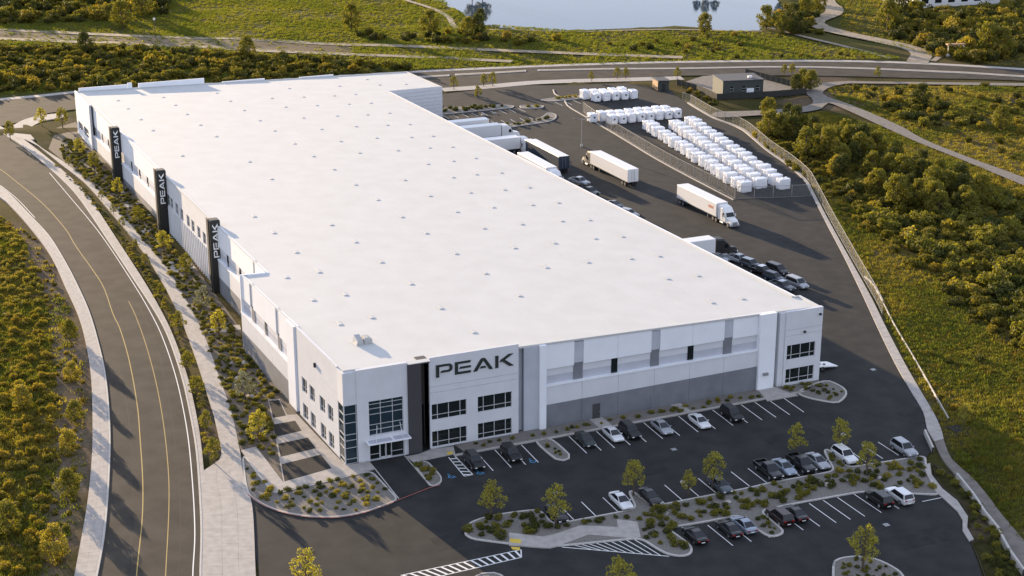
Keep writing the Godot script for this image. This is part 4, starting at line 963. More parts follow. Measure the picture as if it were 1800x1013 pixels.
# kind: body stations [z, half width, bottom, top], cabin [base z back, base z front, top z back, top z front, belt y, roof y, half width base, half width top]
var KINDS := {
	"sedan": [[[-2.38, 0.7, 0.5, 0.82], [-2.25, 0.84, 0.3, 0.98], [-1.55, 0.91, 0.24, 1.0], [-0.8, 0.92, 0.22, 0.95], [0.8, 0.92, 0.22, 0.94], [1.5, 0.91, 0.24, 0.88], [2.1, 0.86, 0.26, 0.76], [2.36, 0.68, 0.4, 0.62]], [-1.95, 1.2, -0.85, 0.1, 0.93, 1.43, 0.83, 0.6], 1.42, 0.33],
	"suv": [[[-2.4, 0.8, 0.5, 1.05], [-2.3, 0.92, 0.36, 1.12], [-1.5, 0.96, 0.3, 1.12], [0.8, 0.97, 0.3, 1.08], [1.6, 0.95, 0.32, 1.04], [2.2, 0.9, 0.34, 0.95], [2.42, 0.76, 0.45, 0.75]], [-2.28, 1.1, -1.95, 0.3, 1.06, 1.76, 0.88, 0.7], 1.45, 0.38],
	"pickup": [[[-2.85, 0.94, 0.5, 0.74], [-2.7, 0.97, 0.42, 0.76], [-0.7, 0.97, 0.36, 0.78], [-0.65, 0.98, 0.36, 1.14], [1.1, 0.98, 0.36, 1.12], [1.7, 0.97, 0.38, 1.12], [2.6, 0.94, 0.4, 1.04], [2.82, 0.84, 0.5, 0.9]], [-0.7, 1.35, -0.55, 0.6, 1.1, 1.86, 0.9, 0.74], 1.85, 0.4],
	"van": [[[-2.6, 0.88, 0.45, 1.1], [-2.5, 0.97, 0.34, 1.16], [-1.5, 0.99, 0.3, 1.16], [1.0, 0.99, 0.3, 1.1], [1.9, 0.96, 0.32, 1.0], [2.4, 0.9, 0.34, 0.85], [2.58, 0.78, 0.45, 0.7]], [-2.52, 1.5, -2.4, 0.6, 1.08, 1.86, 0.92, 0.78], 1.6, 0.36]}
func car_parts(kind: String) -> Dictionary:
	if cache.has("car_" + kind): return cache["car_" + kind]
	var d := {}
	var K: Array = KINDS[kind]
	var rings := []
	for s in K[0]: rings.append(car_ring(s[0], s[1], s[2], s[3]))
	var st := ST(); loft(st, rings)
	if kind == "pickup":
		box(st, -0.97, -0.86, 0.7, 1.16, -2.8, -0.62); box(st, 0.86, 0.97, 0.7, 1.16, -2.8, -0.62); box(st, -0.86, 0.86, 0.7, 1.14, -2.84, -2.74)
	d.body = done(st)
	var c: Array = K[1]
	var b := [Vector3(-c[6], c[4], c[0]), Vector3(c[6], c[4], c[0]), Vector3(c[6], c[4], c[1]), Vector3(-c[6], c[4], c[1])]
	var t := [Vector3(-c[7], c[5] - 0.05, c[2]), Vector3(c[7], c[5] - 0.05, c[2]), Vector3(c[7], c[5] - 0.05, c[3]), Vector3(-c[7], c[5] - 0.05, c[3])]
	var core := ST(); hexa(core, b + t); d.core = done(core)
	var cen := Vector3(0, c[4], (c[0] + c[1]) / 2)
	for f in [["rear_window", 0, 1], ["side_window", 1, 2], ["windscreen", 2, 3], ["side_window_b", 3, 0]]:
		var g := ST()
		var q := [b[f[1]], b[f[2]], t[f[2]], t[f[1]]]
		var n: Vector3 = (q[1] - q[0]).cross(q[3] - q[0]).normalized()
		var mid: Vector3 = (q[0] + q[1] + q[2] + q[3]) / 4
		if n.dot(mid - cen) < 0: n = -n
		var e := []
		for v in q: e.append(mid + (v - mid) * 0.9 + n * 0.012)
		quad(g, e[0], e[1], e[2], e[3])
		var m2 := []
		for v in q: m2.append(mid + (v - mid) * 0.9 - n * 0.01)
		for i in 4: quad(g, e[i], m2[i], m2[(i + 1) % 4], e[(i + 1) % 4])
		d[f[0]] = done(g)
	var rf := ST()
	hexa(rf, t + [t[0] * Vector3(0.86, 1, 0.94) + Vector3(0, 0.06, 0), t[1] * Vector3(0.86, 1, 0.94) + Vector3(0, 0.06, 0), t[2] * Vector3(0.86, 1, 0.9) + Vector3(0, 0.06, 0), t[3] * Vector3(0.86, 1, 0.9) + Vector3(0, 0.06, 0)])
	d.roof = done(rf)
	var s0: Array = K[0][0]; var s1: Array = K[0][K[0].size() - 1]
	var l := ST(); box(l, -0.16, 0.16, -0.07, 0.07, -0.12, 0.04); d.lamp = done(l)
	var p := ST(); box(p, -0.26, 0.26, -0.06, 0.06, -0.02, 0.02); d.plate = done(p)
	var mr := ST(); box(mr, -0.1, 0.1, -0.07, 0.07, -0.06, 0.06); d.mirror = done(mr)
	d.zr = s0[0]; d.zf = s1[0]; d.yr = s0[3]; d.yf = s1[3]; d.w = s1[1]
	d.axle = K[2]; d.wheel = K[3]; d.belt = c[4]; d.cw = c[6]; d.zm = c[1] - 0.25
	cache["car_" + kind] = d
	return d
func car(kind: String, colour: String, at: Vector2, deg: float, label: String, y := 0.0, roof_colour := "") -> Node3D:   # deg 0 faces +z
	var d := car_parts(kind)
	var o := thing("pickup_truck" if kind == "pickup" else ("van" if kind == "van" else "car"), label, "pickup" if kind == "pickup" else ("van" if kind == "van" else "car"), Vector3(at.x, y, at.y), deg_to_rad(deg), "cars parked round the warehouse")
	var m: Material = M[colour]
	mi(d.body, "body", m, o)
	mi(d.core, "cabin", m, o)
	mi(d.roof, "roof", M[roof_colour] if roof_colour else m, o)
	mi(d.rear_window, "rear_window", M.car_glass, o); mi(d.windscreen, "windscreen", M.car_glass, o)
	mi(d.side_window, "side_window", M.car_glass, o); mi(d.side_window_b, "side_window", M.car_glass, o)
	for s in [-1, 1]:
		for z in [-d.axle, d.axle]: wheel(o, Vector3(s * (d.w + 0.08 if kind == "sedan" else 0.86), d.wheel, z), d.wheel, 0.24)
		mi(d.lamp, "headlight", M.lamp_glass, o).position = Vector3(s * d.w * 0.78, d.yf - 0.06, d.zf - 0.02)
		mi(d.lamp, "tail_light", M.red_lamp, o).position = Vector3(s * 0.6, d.yr - 0.04, d.zr + 0.05)
		mi(d.mirror, "wing_mirror", m, o).position = Vector3(s * (d.cw + 0.12), d.belt + 0.06, d.zm)
	mi(d.plate, "number_plate", M.white_paint, o).position = Vector3(0, 0.55, d.zr - 0.02)
	if kind == "pickup":
		var st := ST(); box(st, -0.85, 0.85, 0.77, 0.8, -2.72, -0.7); ob(st, "load_bed", M.under, o)
	return o
func semi(at: Vector2, deg: float, L: float, body: String, cab: String, label: String, logo := "", tractor := true) -> Node3D:   # trailer centred on at, tractor towards local +z
	var o := thing("semi_truck" if tractor else "trailer", label, "truck" if tractor else "trailer", Vector3(at.x, 0, at.y), deg_to_rad(deg), "trucks in the yard")
	var h := L / 2
	var st := ST()
	loft(st, [
		[Vector3(-1.42, 1.2, -h), Vector3(-1.45, 1.3, -h), Vector3(-1.45, 4.2, -h), Vector3(-1.38, 4.3, -h), Vector3(1.38, 4.3, -h), Vector3(1.45, 4.2, -h), Vector3(1.45, 1.3, -h), Vector3(1.42, 1.2, -h)],
		[Vector3(-1.42, 1.2, h), Vector3(-1.45, 1.3, h), Vector3(-1.45, 4.2, h), Vector3(-1.38, 4.3, h), Vector3(1.38, 4.3, h), Vector3(1.45, 4.2, h), Vector3(1.45, 1.3, h), Vector3(1.42, 1.2, h)]])
	var tr := ob(st, "trailer_box", M[body], o)
	if body == "trailer_navy":
		st = ST(); box(st, -1.36, 1.36, 4.3, 4.33, -h + 0.05, h - 0.05); ob(st, "roof_sheet", M.trailer_white, tr)
	for s in [-1, 1]:
		st = ST(); box(st, s * 0.7 - 0.66, s * 0.7 + 0.66, 1.35, 4.1, -h - 0.05, -h); ob(st, "rear_door", M[body], tr)
		st = ST(); bar(st, Vector3(s * 0.35, 1.4, -h - 0.08), Vector3(s * 0.35, 4.05, -h - 0.08), 0.03); ob(st, "lock_rod", M.rim, tr)
		st = ST(); box(st, s * 1.2 - 0.12, s * 1.2 + 0.12, 1.02, 1.14, -h - 0.06, -h + 0.05); ob(st, "tail_light", M.red_lamp, o)
		st = ST(); box(st, s * 1.47 - 0.02, s * 1.47 + 0.02, 1.22, 1.36, -h, h); ob(st, "side_rail", M.galvanised, tr)
		st = ST(); box(st, s * 1.0 - 0.06, s * 1.0 + 0.06, 0.15, 1.2, h - 4.2, h - 4.05); ob(st, "landing_leg", M.galvanised, o)
		for z in [-h + 1.4, -h + 2.7]: wheel(o, Vector3(s * 1.1, 0.52, z), 0.52, 0.6)
	st = ST(); box(st, -0.5, 0.5, 0.95, 1.22, -h + 0.2, h - 0.2); box(st, -1.2, 1.2, 0.5, 0.62, -h - 0.02, -h + 0.1); box(st, -1.0, -0.9, 0.55, 1.2, -h, -h + 0.1); box(st, 0.9, 1.0, 0.55, 1.2, -h, -h + 0.1); ob(st, "chassis", M.under, o)
	if logo:
		var lm: Material = M[logo]
		for s in [-1, 1]:
			st = ST()
			for i in 4: box(st, s * 1.455 - 0.01, s * 1.455 + 0.01, 2.7, 3.3, h * 0.62 + i * 0.55, h * 0.62 + i * 0.55 + 0.4)
			ob(st, "emblem", lm, tr)
	if tractor:
		var z := h
		var sl := ST()
		loft(sl, [[Vector3(-1.22, 0.95, z + 0.4), Vector3(-1.22, 3.7, z + 0.4), Vector3(-1.0, 4.05, z + 0.4), Vector3(1.0, 4.05, z + 0.4), Vector3(1.22, 3.7, z + 0.4), Vector3(1.22, 0.95, z + 0.4)],
			[Vector3(-1.22, 0.95, z + 2.2), Vector3(-1.22, 3.6, z + 2.2), Vector3(-1.0, 3.9, z + 2.2), Vector3(1.0, 3.9, z + 2.2), Vector3(1.22, 3.6, z + 2.2), Vector3(1.22, 0.95, z + 2.2)],
			[Vector3(-1.18, 0.9, z + 3.5), Vector3(-1.12, 2.9, z + 3.1), Vector3(-0.9, 3.05, z + 3.1), Vector3(0.9, 3.05, z + 3.1), Vector3(1.12, 2.9, z + 3.1), Vector3(1.18, 0.9, z + 3.5)],
			[Vector3(-1.15, 0.85, z + 3.75), Vector3(-1.05, 1.9, z + 3.75), Vector3(-0.9, 2.0, z + 3.75), Vector3(0.9, 2.0, z + 3.75), Vector3(1.05, 1.9, z + 3.75), Vector3(1.15, 0.85, z + 3.75)],
			[Vector3(-1.1, 0.6, z + 5.2), Vector3(-0.85, 1.6, z + 5.3), Vector3(-0.7, 1.72, z + 5.3), Vector3(0.7, 1.72, z + 5.3), Vector3(0.85, 1.6, z + 5.3), Vector3(1.1, 0.6, z + 5.2)],
			[Vector3(-1.05, 0.5, z + 5.55), Vector3(-0.75, 1.3, z + 5.6), Vector3(-0.6, 1.4, z + 5.6), Vector3(0.6, 1.4, z + 5.6), Vector3(0.75, 1.3, z + 5.6), Vector3(1.05, 0.5, z + 5.55)]])
		var cb := ob(sl, "cab", M[cab], o)
		st = ST(); hexa(st, [Vector3(-0.98, 2.06, z + 3.66), Vector3(0.98, 2.06, z + 3.66), Vector3(0.98, 2.06, z + 3.76), Vector3(-0.98, 2.06, z + 3.76), Vector3(-0.9, 2.88, z + 3.14), Vector3(0.9, 2.88, z + 3.14), Vector3(0.9, 2.88, z + 3.24), Vector3(-0.9, 2.88, z + 3.24)]); ob(st, "windscreen", M.car_glass, cb)
		st = ST(); box(st, -0.55, 0.55, 0.75, 1.32, z + 5.56, z + 5.66); ob(st, "grille", M.galvanised, cb)
		st = ST(); box(st, -1.15, 1.15, 0.4, 0.7, z + 5.4, z + 5.72); ob(st, "bumper", M.rim, cb)
		for s in [-1, 1]:
			st = ST(); box(st, s * 1.2 - 0.03, s * 1.2 + 0.03, 1.95, 2.75, z + 2.35, z + 3.1); ob(st, "side_window", M.car_glass, cb)
			st = ST(); box(st, s * 0.86 - 0.16, s * 0.86 + 0.16, 0.85, 1.1, z + 5.42, z + 5.62); ob(st, "headlight", M.lamp_glass, cb)
			st = ST(); box(st, s * 1.45 - 0.08, s * 1.45 + 0.08, 1.9, 2.6, z + 3.3, z + 3.4); ob(st, "wing_mirror", M[cab], cb)
			st = ST(); bar(st, Vector3(s * 1.15, 0.6, z + 1.6), Vector3(s * 1.15, 0.6, z + 2.9), 0.3, 0.3, 8); ob(st, "fuel_tank", M.rim, o)
			for wz in [z - 1.5, z - 0.2]: wheel(o, Vector3(s * 1.0, 0.52, wz), 0.52, 0.6)
			wheel(o, Vector3(s * 1.05, 0.52, z + 4.6), 0.52, 0.34)
		st = ST(); box(st, -0.45, 0.45, 0.7, 0.95, z - 2.2, z + 4.8); ob(st, "tractor_chassis", M.under, o)
	return o

# ---------------------------------------------------------------- yard things
func pod_mesh(sd: int) -> ArrayMesh:
	var k := "pod%d" % sd
	if cache.has(k): return cache[k]
	var g := RandomNumberGenerator.new(); g.seed = sd
	var rings := []
	for lv in [[0.0, 0.96, 0.97], [0.35, 1.0, 1.0], [0.8, 1.0, 1.0], [1.25, 0.985, 0.985], [1.7, 1.0, 1.0], [2.2, 0.99, 0.99], [2.62, 0.985, 0.985], [2.76, 0.92, 0.94], [2.8, 0.75, 0.8]]:
		var r := []
		for i in 28:
			var a := TAU * i / 28
			var c := cos(a); var s := sin(a)
			var e := pow(pow(absf(c), 9.0) + pow(absf(s), 9.0), -1.0 / 9.0)
			var wob := 1.0 + g.randf_range(-0.04, 0.03)
			r.append(Vector3(c * e * 1.25 * lv[1] * wob, lv[0] + 0.15 + g.randf_range(-0.07, 0.07), s * e * 1.75 * lv[2] * wob))
		rings.append(r)
	var st := ST(); loft(st, rings)
	cache[k] = done(st)
	return cache[k]
func pod(at: Vector2, turn: float, i: int, label: String, group: String):
	var o := mi(pod_mesh(i % 5), "wrapped_unit", M.wrap)
	o.position = Vector3(at.x, 0.02, at.y); o.rotation.y = turn
	var ps := 0.86 + 0.05 * ((i * 7) % 4) / 3.0
	o.scale = Vector3(ps, ps * (0.95 + 0.03 * ((i * 5) % 3)), ps)
	tag(o, label, "wrapped unit", group)
	if not cache.has("vent"):
		var v := ST(); box(v, -0.28, 0.28, 1.5, 2.06, 1.72, 1.8); cache.vent = done(v)
		var sk := ST(); box(sk, -1.0, -0.7, -0.02, 0.16, -1.7, 1.7); box(sk, 0.7, 1.0, -0.02, 0.16, -1.7, 1.7); cache.skid = done(sk)
		var tp := ST(); box(tp, -0.3, 0.3, 2.93, 3.0, -0.3, 0.3); cache.hatch = done(tp)
		var stp := ST(); box(stp, -1.28, 1.28, 0.9, 0.98, -1.78, 1.78); cache.strap = done(stp)
	if i % 3 != 1: mi(cache.vent, "vent", M.slate_roof, o)
	mi(cache.skid, "skid", M.under, o)
	if i % 4 == 0: mi(cache.hatch, "roof_vent", M.hatch, o)
func fence(pts: PackedVector2Array, h: float, bay: float, label: String, wire: Material, post: Material, y := 0.0, gap := 0.24, thick := 0.01):
	var total := 0.0
	for i in pts.size() - 1: total += pts[i].distance_to(pts[i + 1])
	var n := maxi(1, roundi(total / bay))
	var P := resample(pts, n)
	var o := thing("fence", label, "fence", Vector3(P[0].x, y, P[0].y))
	var ps := ST(); bar(ps, Vector3(0, -0.3, 0), Vector3(0, h + 0.08, 0), 0.06)
	var pm := done(ps)
	for p in P: mi(pm, "post", post, o).position = Vector3(p.x - P[0].x, 0, p.y - P[0].y)
	var wm := ST()
	var k := -h
	while k < bay:   # diagonal wires both ways, unit bay scaled to length
		for s in [0, 1]:
			var x0 := maxf(k, 0.0); var x1 := minf(k + h, bay)
			var y0 := x0 - k; var y1 := x1 - k
			if s == 1:
				y0 = h - y0; y1 = h - y1
			if x1 > x0:
				quad(wm, Vector3(x0, y0 - thick, 0), Vector3(x1, y1 - thick, 0), Vector3(x1, y1 + thick, 0), Vector3(x0, y0 + thick, 0))
		k += gap
	box(wm, 0, bay, h - 0.04, h + 0.04, -0.03, 0.03)
	box(wm, 0, bay, 0.06, 0.12, -0.02, 0.02)
	var wmesh := done(wm)
	for i in n:
		var a := P[i]; var b := P[i + 1]
		var w := mi(wmesh, "wire_panel", wire, o)
		w.position = Vector3(a.x - P[0].x, 0, a.y - P[0].y)
		w.rotation.y = -atan2(b.y - a.y, b.x - a.x)
		w.scale.x = a.distance_to(b) / bay
func board_fence(pts: PackedVector2Array, h: float, label: String):
	var o := thing("screen_fence", label, "fence", Vector3(pts[0].x, 0, pts[0].y))
	for i in pts.size() - 1:
		var a := pts[i] - pts[0]; var b := pts[i + 1] - pts[0]
		var n := maxi(1, roundi(a.distance_to(b) / 2.6))
		for j in n:
			var p := a.lerp(b, float(j) / n); var q := a.lerp(b, float(j + 1) / n)
			var st := ST(); var L := p.distance_to(q)
			box(st, 0.06, L - 0.06, 0.1, h, -0.03, 0.03)
			for s in 6: box(st, 0.06 + s * L / 6, 0.1 + s * L / 6, 0.1, h, -0.045, 0.045)
			var w := ob(st, "screen_panel", M.screen_mesh, o)
			w.position = Vector3(p.x, 0, p.y); w.rotation.y = -atan2(q.y - p.y, q.x - p.x)
			st = ST(); box(st, -0.06, 0.06, -0.2, h + 0.1, -0.06, 0.06)
			ob(st, "post", M.black_metal, o).position = Vector3(p.x, 0, p.y)
func rock_mesh(sd: int) -> ArrayMesh:
	var g := RandomNumberGenerator.new(); g.seed = sd
	var rings := []
	for lv in [[-0.1, 0.9], [0.2, 1.0], [0.45, 0.75], [0.6, 0.35]]:
		var r := []
		for i in 9: r.append(Vector3(cos(TAU * i / 9) * lv[1] * g.randf_range(0.75, 1.1), lv[0] + g.randf_range(-0.06, 0.06), sin(TAU * i / 9) * lv[1] * g.randf_range(0.75, 1.1)))
		rings.append(r)
	var st := ST(); loft(st, rings)
	return done(st)
func yard():
	# moving trucks and docked trailers
	semi(Vector2(114.2, -94.4), 0, 17.2, "trailer_white", "trailer_white", "white semi truck with orange lettering driving down the open yard", "amber")
	semi(Vector2(110.2, -129.2), 180, 19.6, "trailer_white", "charcoal", "white box trailer pulled by a dark-sided cab heading up the yard")
	semi(Vector2(100.7, -146.8), 180, 19.4, "trailer_navy", "trailer_white", "dark navy trailer with pale roof beside the docks", "timber")
	semi(Vector2(91.2, -176.3), 90, 18.5, "trailer_white", "trailer_white", "white trailer and cab backed square onto the rear dock")
	semi(Vector2(90.6, -183.6), 90, 19.0, "trailer_white", "trailer_white", "white trailer backed in right under the warehouse wing", "", false)
	semi(Vector2(91.0, -161.4), 90, 16.5, "trailer_white", "trailer_white", "grey-white trailer docked beside the navy trailer")
	semi(Vector2(93.4, -137.0), 0, 16.5, "trailer_white", "trailer_white", "white trailer parked lengthwise along the warehouse wall")
	semi(Vector2(91.0, -64.4), 90, 16.0, "trailer_white", "black_metal", "white box trailer with black cab backed onto the near dock")
	car("pickup", "paint_silver", Vector2(99.7, -126.6), 20, "silver pickup behind the lengthwise white trailer")
	car("pickup", "paint_green", Vector2(97.8, -117.4), 15, "dark green pickup parked in the dock lane")
	car("sedan", "paint_slate", Vector2(98.3, -105.6), 15, "slate grey sedan in the dock lane")
	car("suv", "paint_silver", Vector2(97.6, -97.4), 20, "silver wagon half hidden by the roof edge")
	car("sedan", "paint_silver", Vector2(99.3, -61.9), 25, "silver sedan beside the black cab")
	car("pickup", "paint_silver", Vector2(102.2, -59), 15, "silver pickup next to the black cab in the dock row")
	car("suv", "paint_slate", Vector2(102.8, -55.5), 15, "dark grey wagon with pale roof in the dock row", 0.0, "paint_silver")
	car("pickup", "paint_black", Vector2(102.4, -50.9), 15, "black pickup with white cab roof in the dock row", 0.0, "paint_white")
	car("van", "paint_black", Vector2(105.6, -50.3), 10, "boxy black van in the dock row")
	car("suv", "paint_navy", Vector2(102.4, -46.3), 15, "navy wagon in the dock row")
	car("pickup", "paint_slate", Vector2(100.9, -41.3), 15, "dark pickup with blue-grey roof at the end of the dock row", 0.0, "paint_steel")
	car("van", "paint_silver", Vector2(104.5, -41.6), 8, "long silver van at the end of the dock row")
	# white ramp trailer behind the corner
	var rp := thing("ramp_trailer", "flat white ramp trailer resting behind the end block", "trailer", Vector3(85.0, 0, -4.0), 0.1)
	var st := ST(); hexa(st, [Vector3(-2.6, 0.9, -1.2), Vector3(1.6, 0.25, -1.2), Vector3(1.9, 0.25, 1.2), Vector3(-2.6, 0.9, 1.2), Vector3(-2.6, 1.1, -1.2), Vector3(1.6, 0.4, -1.2), Vector3(1.9, 0.4, 1.2), Vector3(-2.6, 1.1, 1.2)]); ob(st, "deck", M.trailer_white, rp)
	for z in [-1.25, 1.25]: wheel(rp, Vector3(-1.4, 0.4, z), 0.4, 0.25)
	st = ST(); bar(st, Vector3(-1.3, 0.98, 0.2), Vector3(-1.3, 1.02, 0.2), 0.3, 0.3, 10); bar(st, Vector3(-0.4, 0.82, 0.4), Vector3(-0.4, 0.88, 0.4), 0.25, 0.25, 10); ob(st, "tie_ring", M.under, rp)
	# light pole
	var lp := thing("light_pole", "grey twin-arm light pole standing in the truck yard", "light pole", Vector3(Vector2(116.8, -160.1).x, 0, Vector2(116.8, -160.1).y))
	st = ST(); bar(st, Vector3(0, 0, 0), Vector3(0, 0.7, 0), 0.35, 0.3, 10); ob(st, "base", M.kerb, lp)
	st = ST(); bar(st, Vector3(0, 0.6, 0), Vector3(0, 7.5, 0), 0.13, 0.08); ob(st, "pole", M.galvanised, lp)
	for s in [-1, 1]:
		st = ST(); bar(st, Vector3(0, 7.0, 0), Vector3(s * 1.6, 7.5, 0), 0.05); ob(st, "arm", M.galvanised, lp)
		st = ST(); box(st, s * 1.9 - 0.4, s * 1.9 + 0.4, 7.4, 7.6, -0.25, 0.25); ob(st, "lamp_head", M.slate_roof, lp)
	var up := thing("utility_pole", "thin pole beside the far dirt tracks", "pole", Vector3(Vector2(49.9, -367.2).x, 0, Vector2(49.9, -367.2).y))
	st = ST(); bar(st, Vector3(0, -0.5, 0), Vector3(0, 7.0, 0), 0.14, 0.1); ob(st, "pole", M.bark, up)
	st = ST(); box(st, -0.35, 0.35, 6.6, 7.4, -0.15, 0.15); ob(st, "transformer", M.trailer_white, up)
	# wrapped units
	for i in 5: pod(Vector2(145.5 + i * 2.95, -209 + i * 0.2), 0.0, i, "white wrapped unit in the short double row under the shrub strip", "wrapped units in the short row")
	for i in 5: pod(Vector2(144.0 + i * 2.95, -213.2 + i * 0.2), 0.0, i + 1, "white wrapped unit in the short double row under the shrub strip", "wrapped units in the short row")
	for i in 8: pod(Vector2(136.2 + i * 2.85, -180.6 + i * 0.05), 0.0, i + 2, "white wrapped unit in the long cross row of the storage yard", "wrapped units in the cross row")
	for i in 9: pod(Vector2(132.4 + i * 2.85, -185.2 + i * 0.05), 0.0, i, "white wrapped unit in the long cross row of the storage yard", "wrapped units in the cross row")
	for r in [[142.0, -170.5, 131.9, -105.0, 17, "against the yard fence"], [148.9, -168.0, 136.9, -106.5, 16, "in the centre file"], [154.8, -170.0, 141.4, -103.6, 17, "in the file facing the meadow"]]:
		for i in r[4]:
			var k: float = float(i) / (r[4] - 1)
			pod(Vector2(lerpf(r[0], r[2], k) + rng.randf_range(-0.2, 0.2), lerpf(r[1], r[3], k)), PI / 2 + rng.randf_range(-0.06, 0.06), i, "white wrapped unit %s of the storage yard" % r[5], "wrapped units %s" % r[5])
	# fences
	fence(smooth(V([135.6, -197.3, 133.4, -184, 131.1, -162.8, 129, -143.4, 127.8, -126.7, 126.9, -101]), 3.0), 2.8, 4.0, "wire fence along the kerb between storage yard and truck lane", M.galvanised, M.galvanised)
	fence(V([126.7, -100.6, 135.2, -97.7, 143.7, -95.5]), 2.8, 4.0, "wire fence closing the near end of the storage yard", M.galvanised, M.galvanised)
	fence(smooth(V([168.7, -198.6, 169.1, -195, 166.1, -175.8, 166, -160.4, 159.3, -136.6, 156.2, -123.1, 151.7, -108.2, 146.7, -97.5, 135.3, -74.4, 124.2, -51.3, 113.5, -28.9, 110, -22.1]), 3.0), 2.6, 4.0, "long wire fence between yard pavement and meadow slope", M.galvanised, M.galvanised)
	var kst := ST(); kerb_into(kst, smooth(V([120, -41.6, 118.1, -35.6, 108.5, -16.5, 101.2, -1, 95.3, 11.3, 90.2, 21.8]), 2.0), 0.2, -0.4, 0.2)
	tag(ob(kst, "edging_wall", M.kerb), "thin pale edging wall running down the meadow beside the pavement", "wall")
	board_fence(V([178.7, -219.7, 179.9, -209.8, 178.7, -196, 185.4, -194.3, 196.1, -192.7, 207.2, -192.2, 210.2, -198.2, 206.9, -225.9]), 1.9, "dark screened fence wrapped round the green-grey hut")
	# hut
	var hut := thing("service_hut", "green-grey flat-roofed service hut with a pale door", "building", Vector3(181.6, 0, -197.6), -0.22)
	st = ST(); wall_holes(st, 0, 12.5, 0, 5.0, -0.3, 0, [[2.2, 3.4, 2.0, 3.4], [6.0, 7.2, 2.0, 3.4], [10.2, 11.4, 2.0, 3.4]]); box(st, 0, 0.3, 0, 5.0, -9.6, -0.3); box(st, 12.2, 12.5, 0, 5.0, -9.6, -0.3); box(st, 0.3, 12.2, 0, 5.0, -9.6, -9.3); ob(st, "wall", M.green_grey, hut)
	for x in [2.2, 6.0, 10.2]: window(hut, [x, x + 1.2, 2.0, 3.4], [], [0.5], -0.15, M.glass)
	st = ST(); box(st, -0.25, 12.75, 5.0, 5.25, -9.85, 0.25); var hr2 := ob(st, "roof", M.slate_roof, hut)
	st = ST(); box(st, 8.6, 9.8, 5.25, 5.8, -3.4, -2.4); ob(st, "roof_unit", M.trailer_white, hr2)
	st = ST(); box(st, 7.4, 9.6, 0, 2.7, 0.0, 0.1); ob(st, "door", M.white_wall, hut)
	structure(mi(sheet(V([179.9, -221.1, 193.1, -228.9, 206.2, -228.2, 209.2, -217.9, 209.9, -198.4, 207.4, -193.1, 186, -195.4, 179.4, -196.5, 180.4, -210.5]), 0.05), "hut_yard", M.trail), "pale paved yard round the service hut", "yard")
	var ki := thing("kiosk", "small kiosk with dark slanted roof and timber side", "kiosk", Vector3(Vector2(169.3, -214.5).x, 0, Vector2(169.3, -214.5).y), -0.15)
	st = ST(); box(st, 0, 3.4, 0, 3.0, -5.0, 0); ob(st, "body", M.green_grey, ki)
	st = ST(); box(st, -0.08, 0, 0.2, 2.8, -4.8, -0.2); ob(st, "timber_side", M.timber, ki)
	st = ST(); sbox(st, -0.4, 3.8, 3.1, 2.9, 3.3, 3.1, -5.4, 0.5); ob(st, "roof", M.slate_roof, ki)
	st = ST(); box(st, 1.2, 2.2, 0, 2.1, 0, 0.06); ob(st, "door", M.under, ki)
	# far things
	var fw := thing("far_building", "long white building beyond the copse", "building", Vector3(Vector2(339.3, -313.5).x, 0, Vector2(339.3, -313.5).y), -0.1)
	st = ST(); box(st, 0, 52, 0, 7, -40, 0); ob(st, "wall", M.trailer_white, fw)
	st = ST(); box(st, -0.4, 52.4, 7, 7.4, -40.4, 0.4); ob(st, "roof", M.membrane, fw)
	for i in 8:
		st = ST(); box(st, 3 + i * 6, 6 + i * 6, 2, 4, 0, 0.1); ob(st, "window", M.glass, fw)
	var sh := thing("shelter", "small white arched shelter at the edge of the copse", "shelter", Vector3(Vector2(288.8, -225.3).x, 0, Vector2(288.8, -225.3).y), -0.3)
	for s in [-2.6, -0.9, 0.9, 2.6]:
		st = ST(); box(st, s - 0.15, s + 0.15, 0, 3.6, -0.15, 0.15); ob(st, "column", M.trailer_white, sh)
	st = ST(); box(st, -3.1, 3.1, 3.6, 4.0, -1.6, 0.4); ob(st, "roof", M.timber, sh)
	st = ST(); box(st, -3.6, 3.6, 0, 0.6, 0.4, 0.8); ob(st, "low_wall", M.trailer_white, sh)

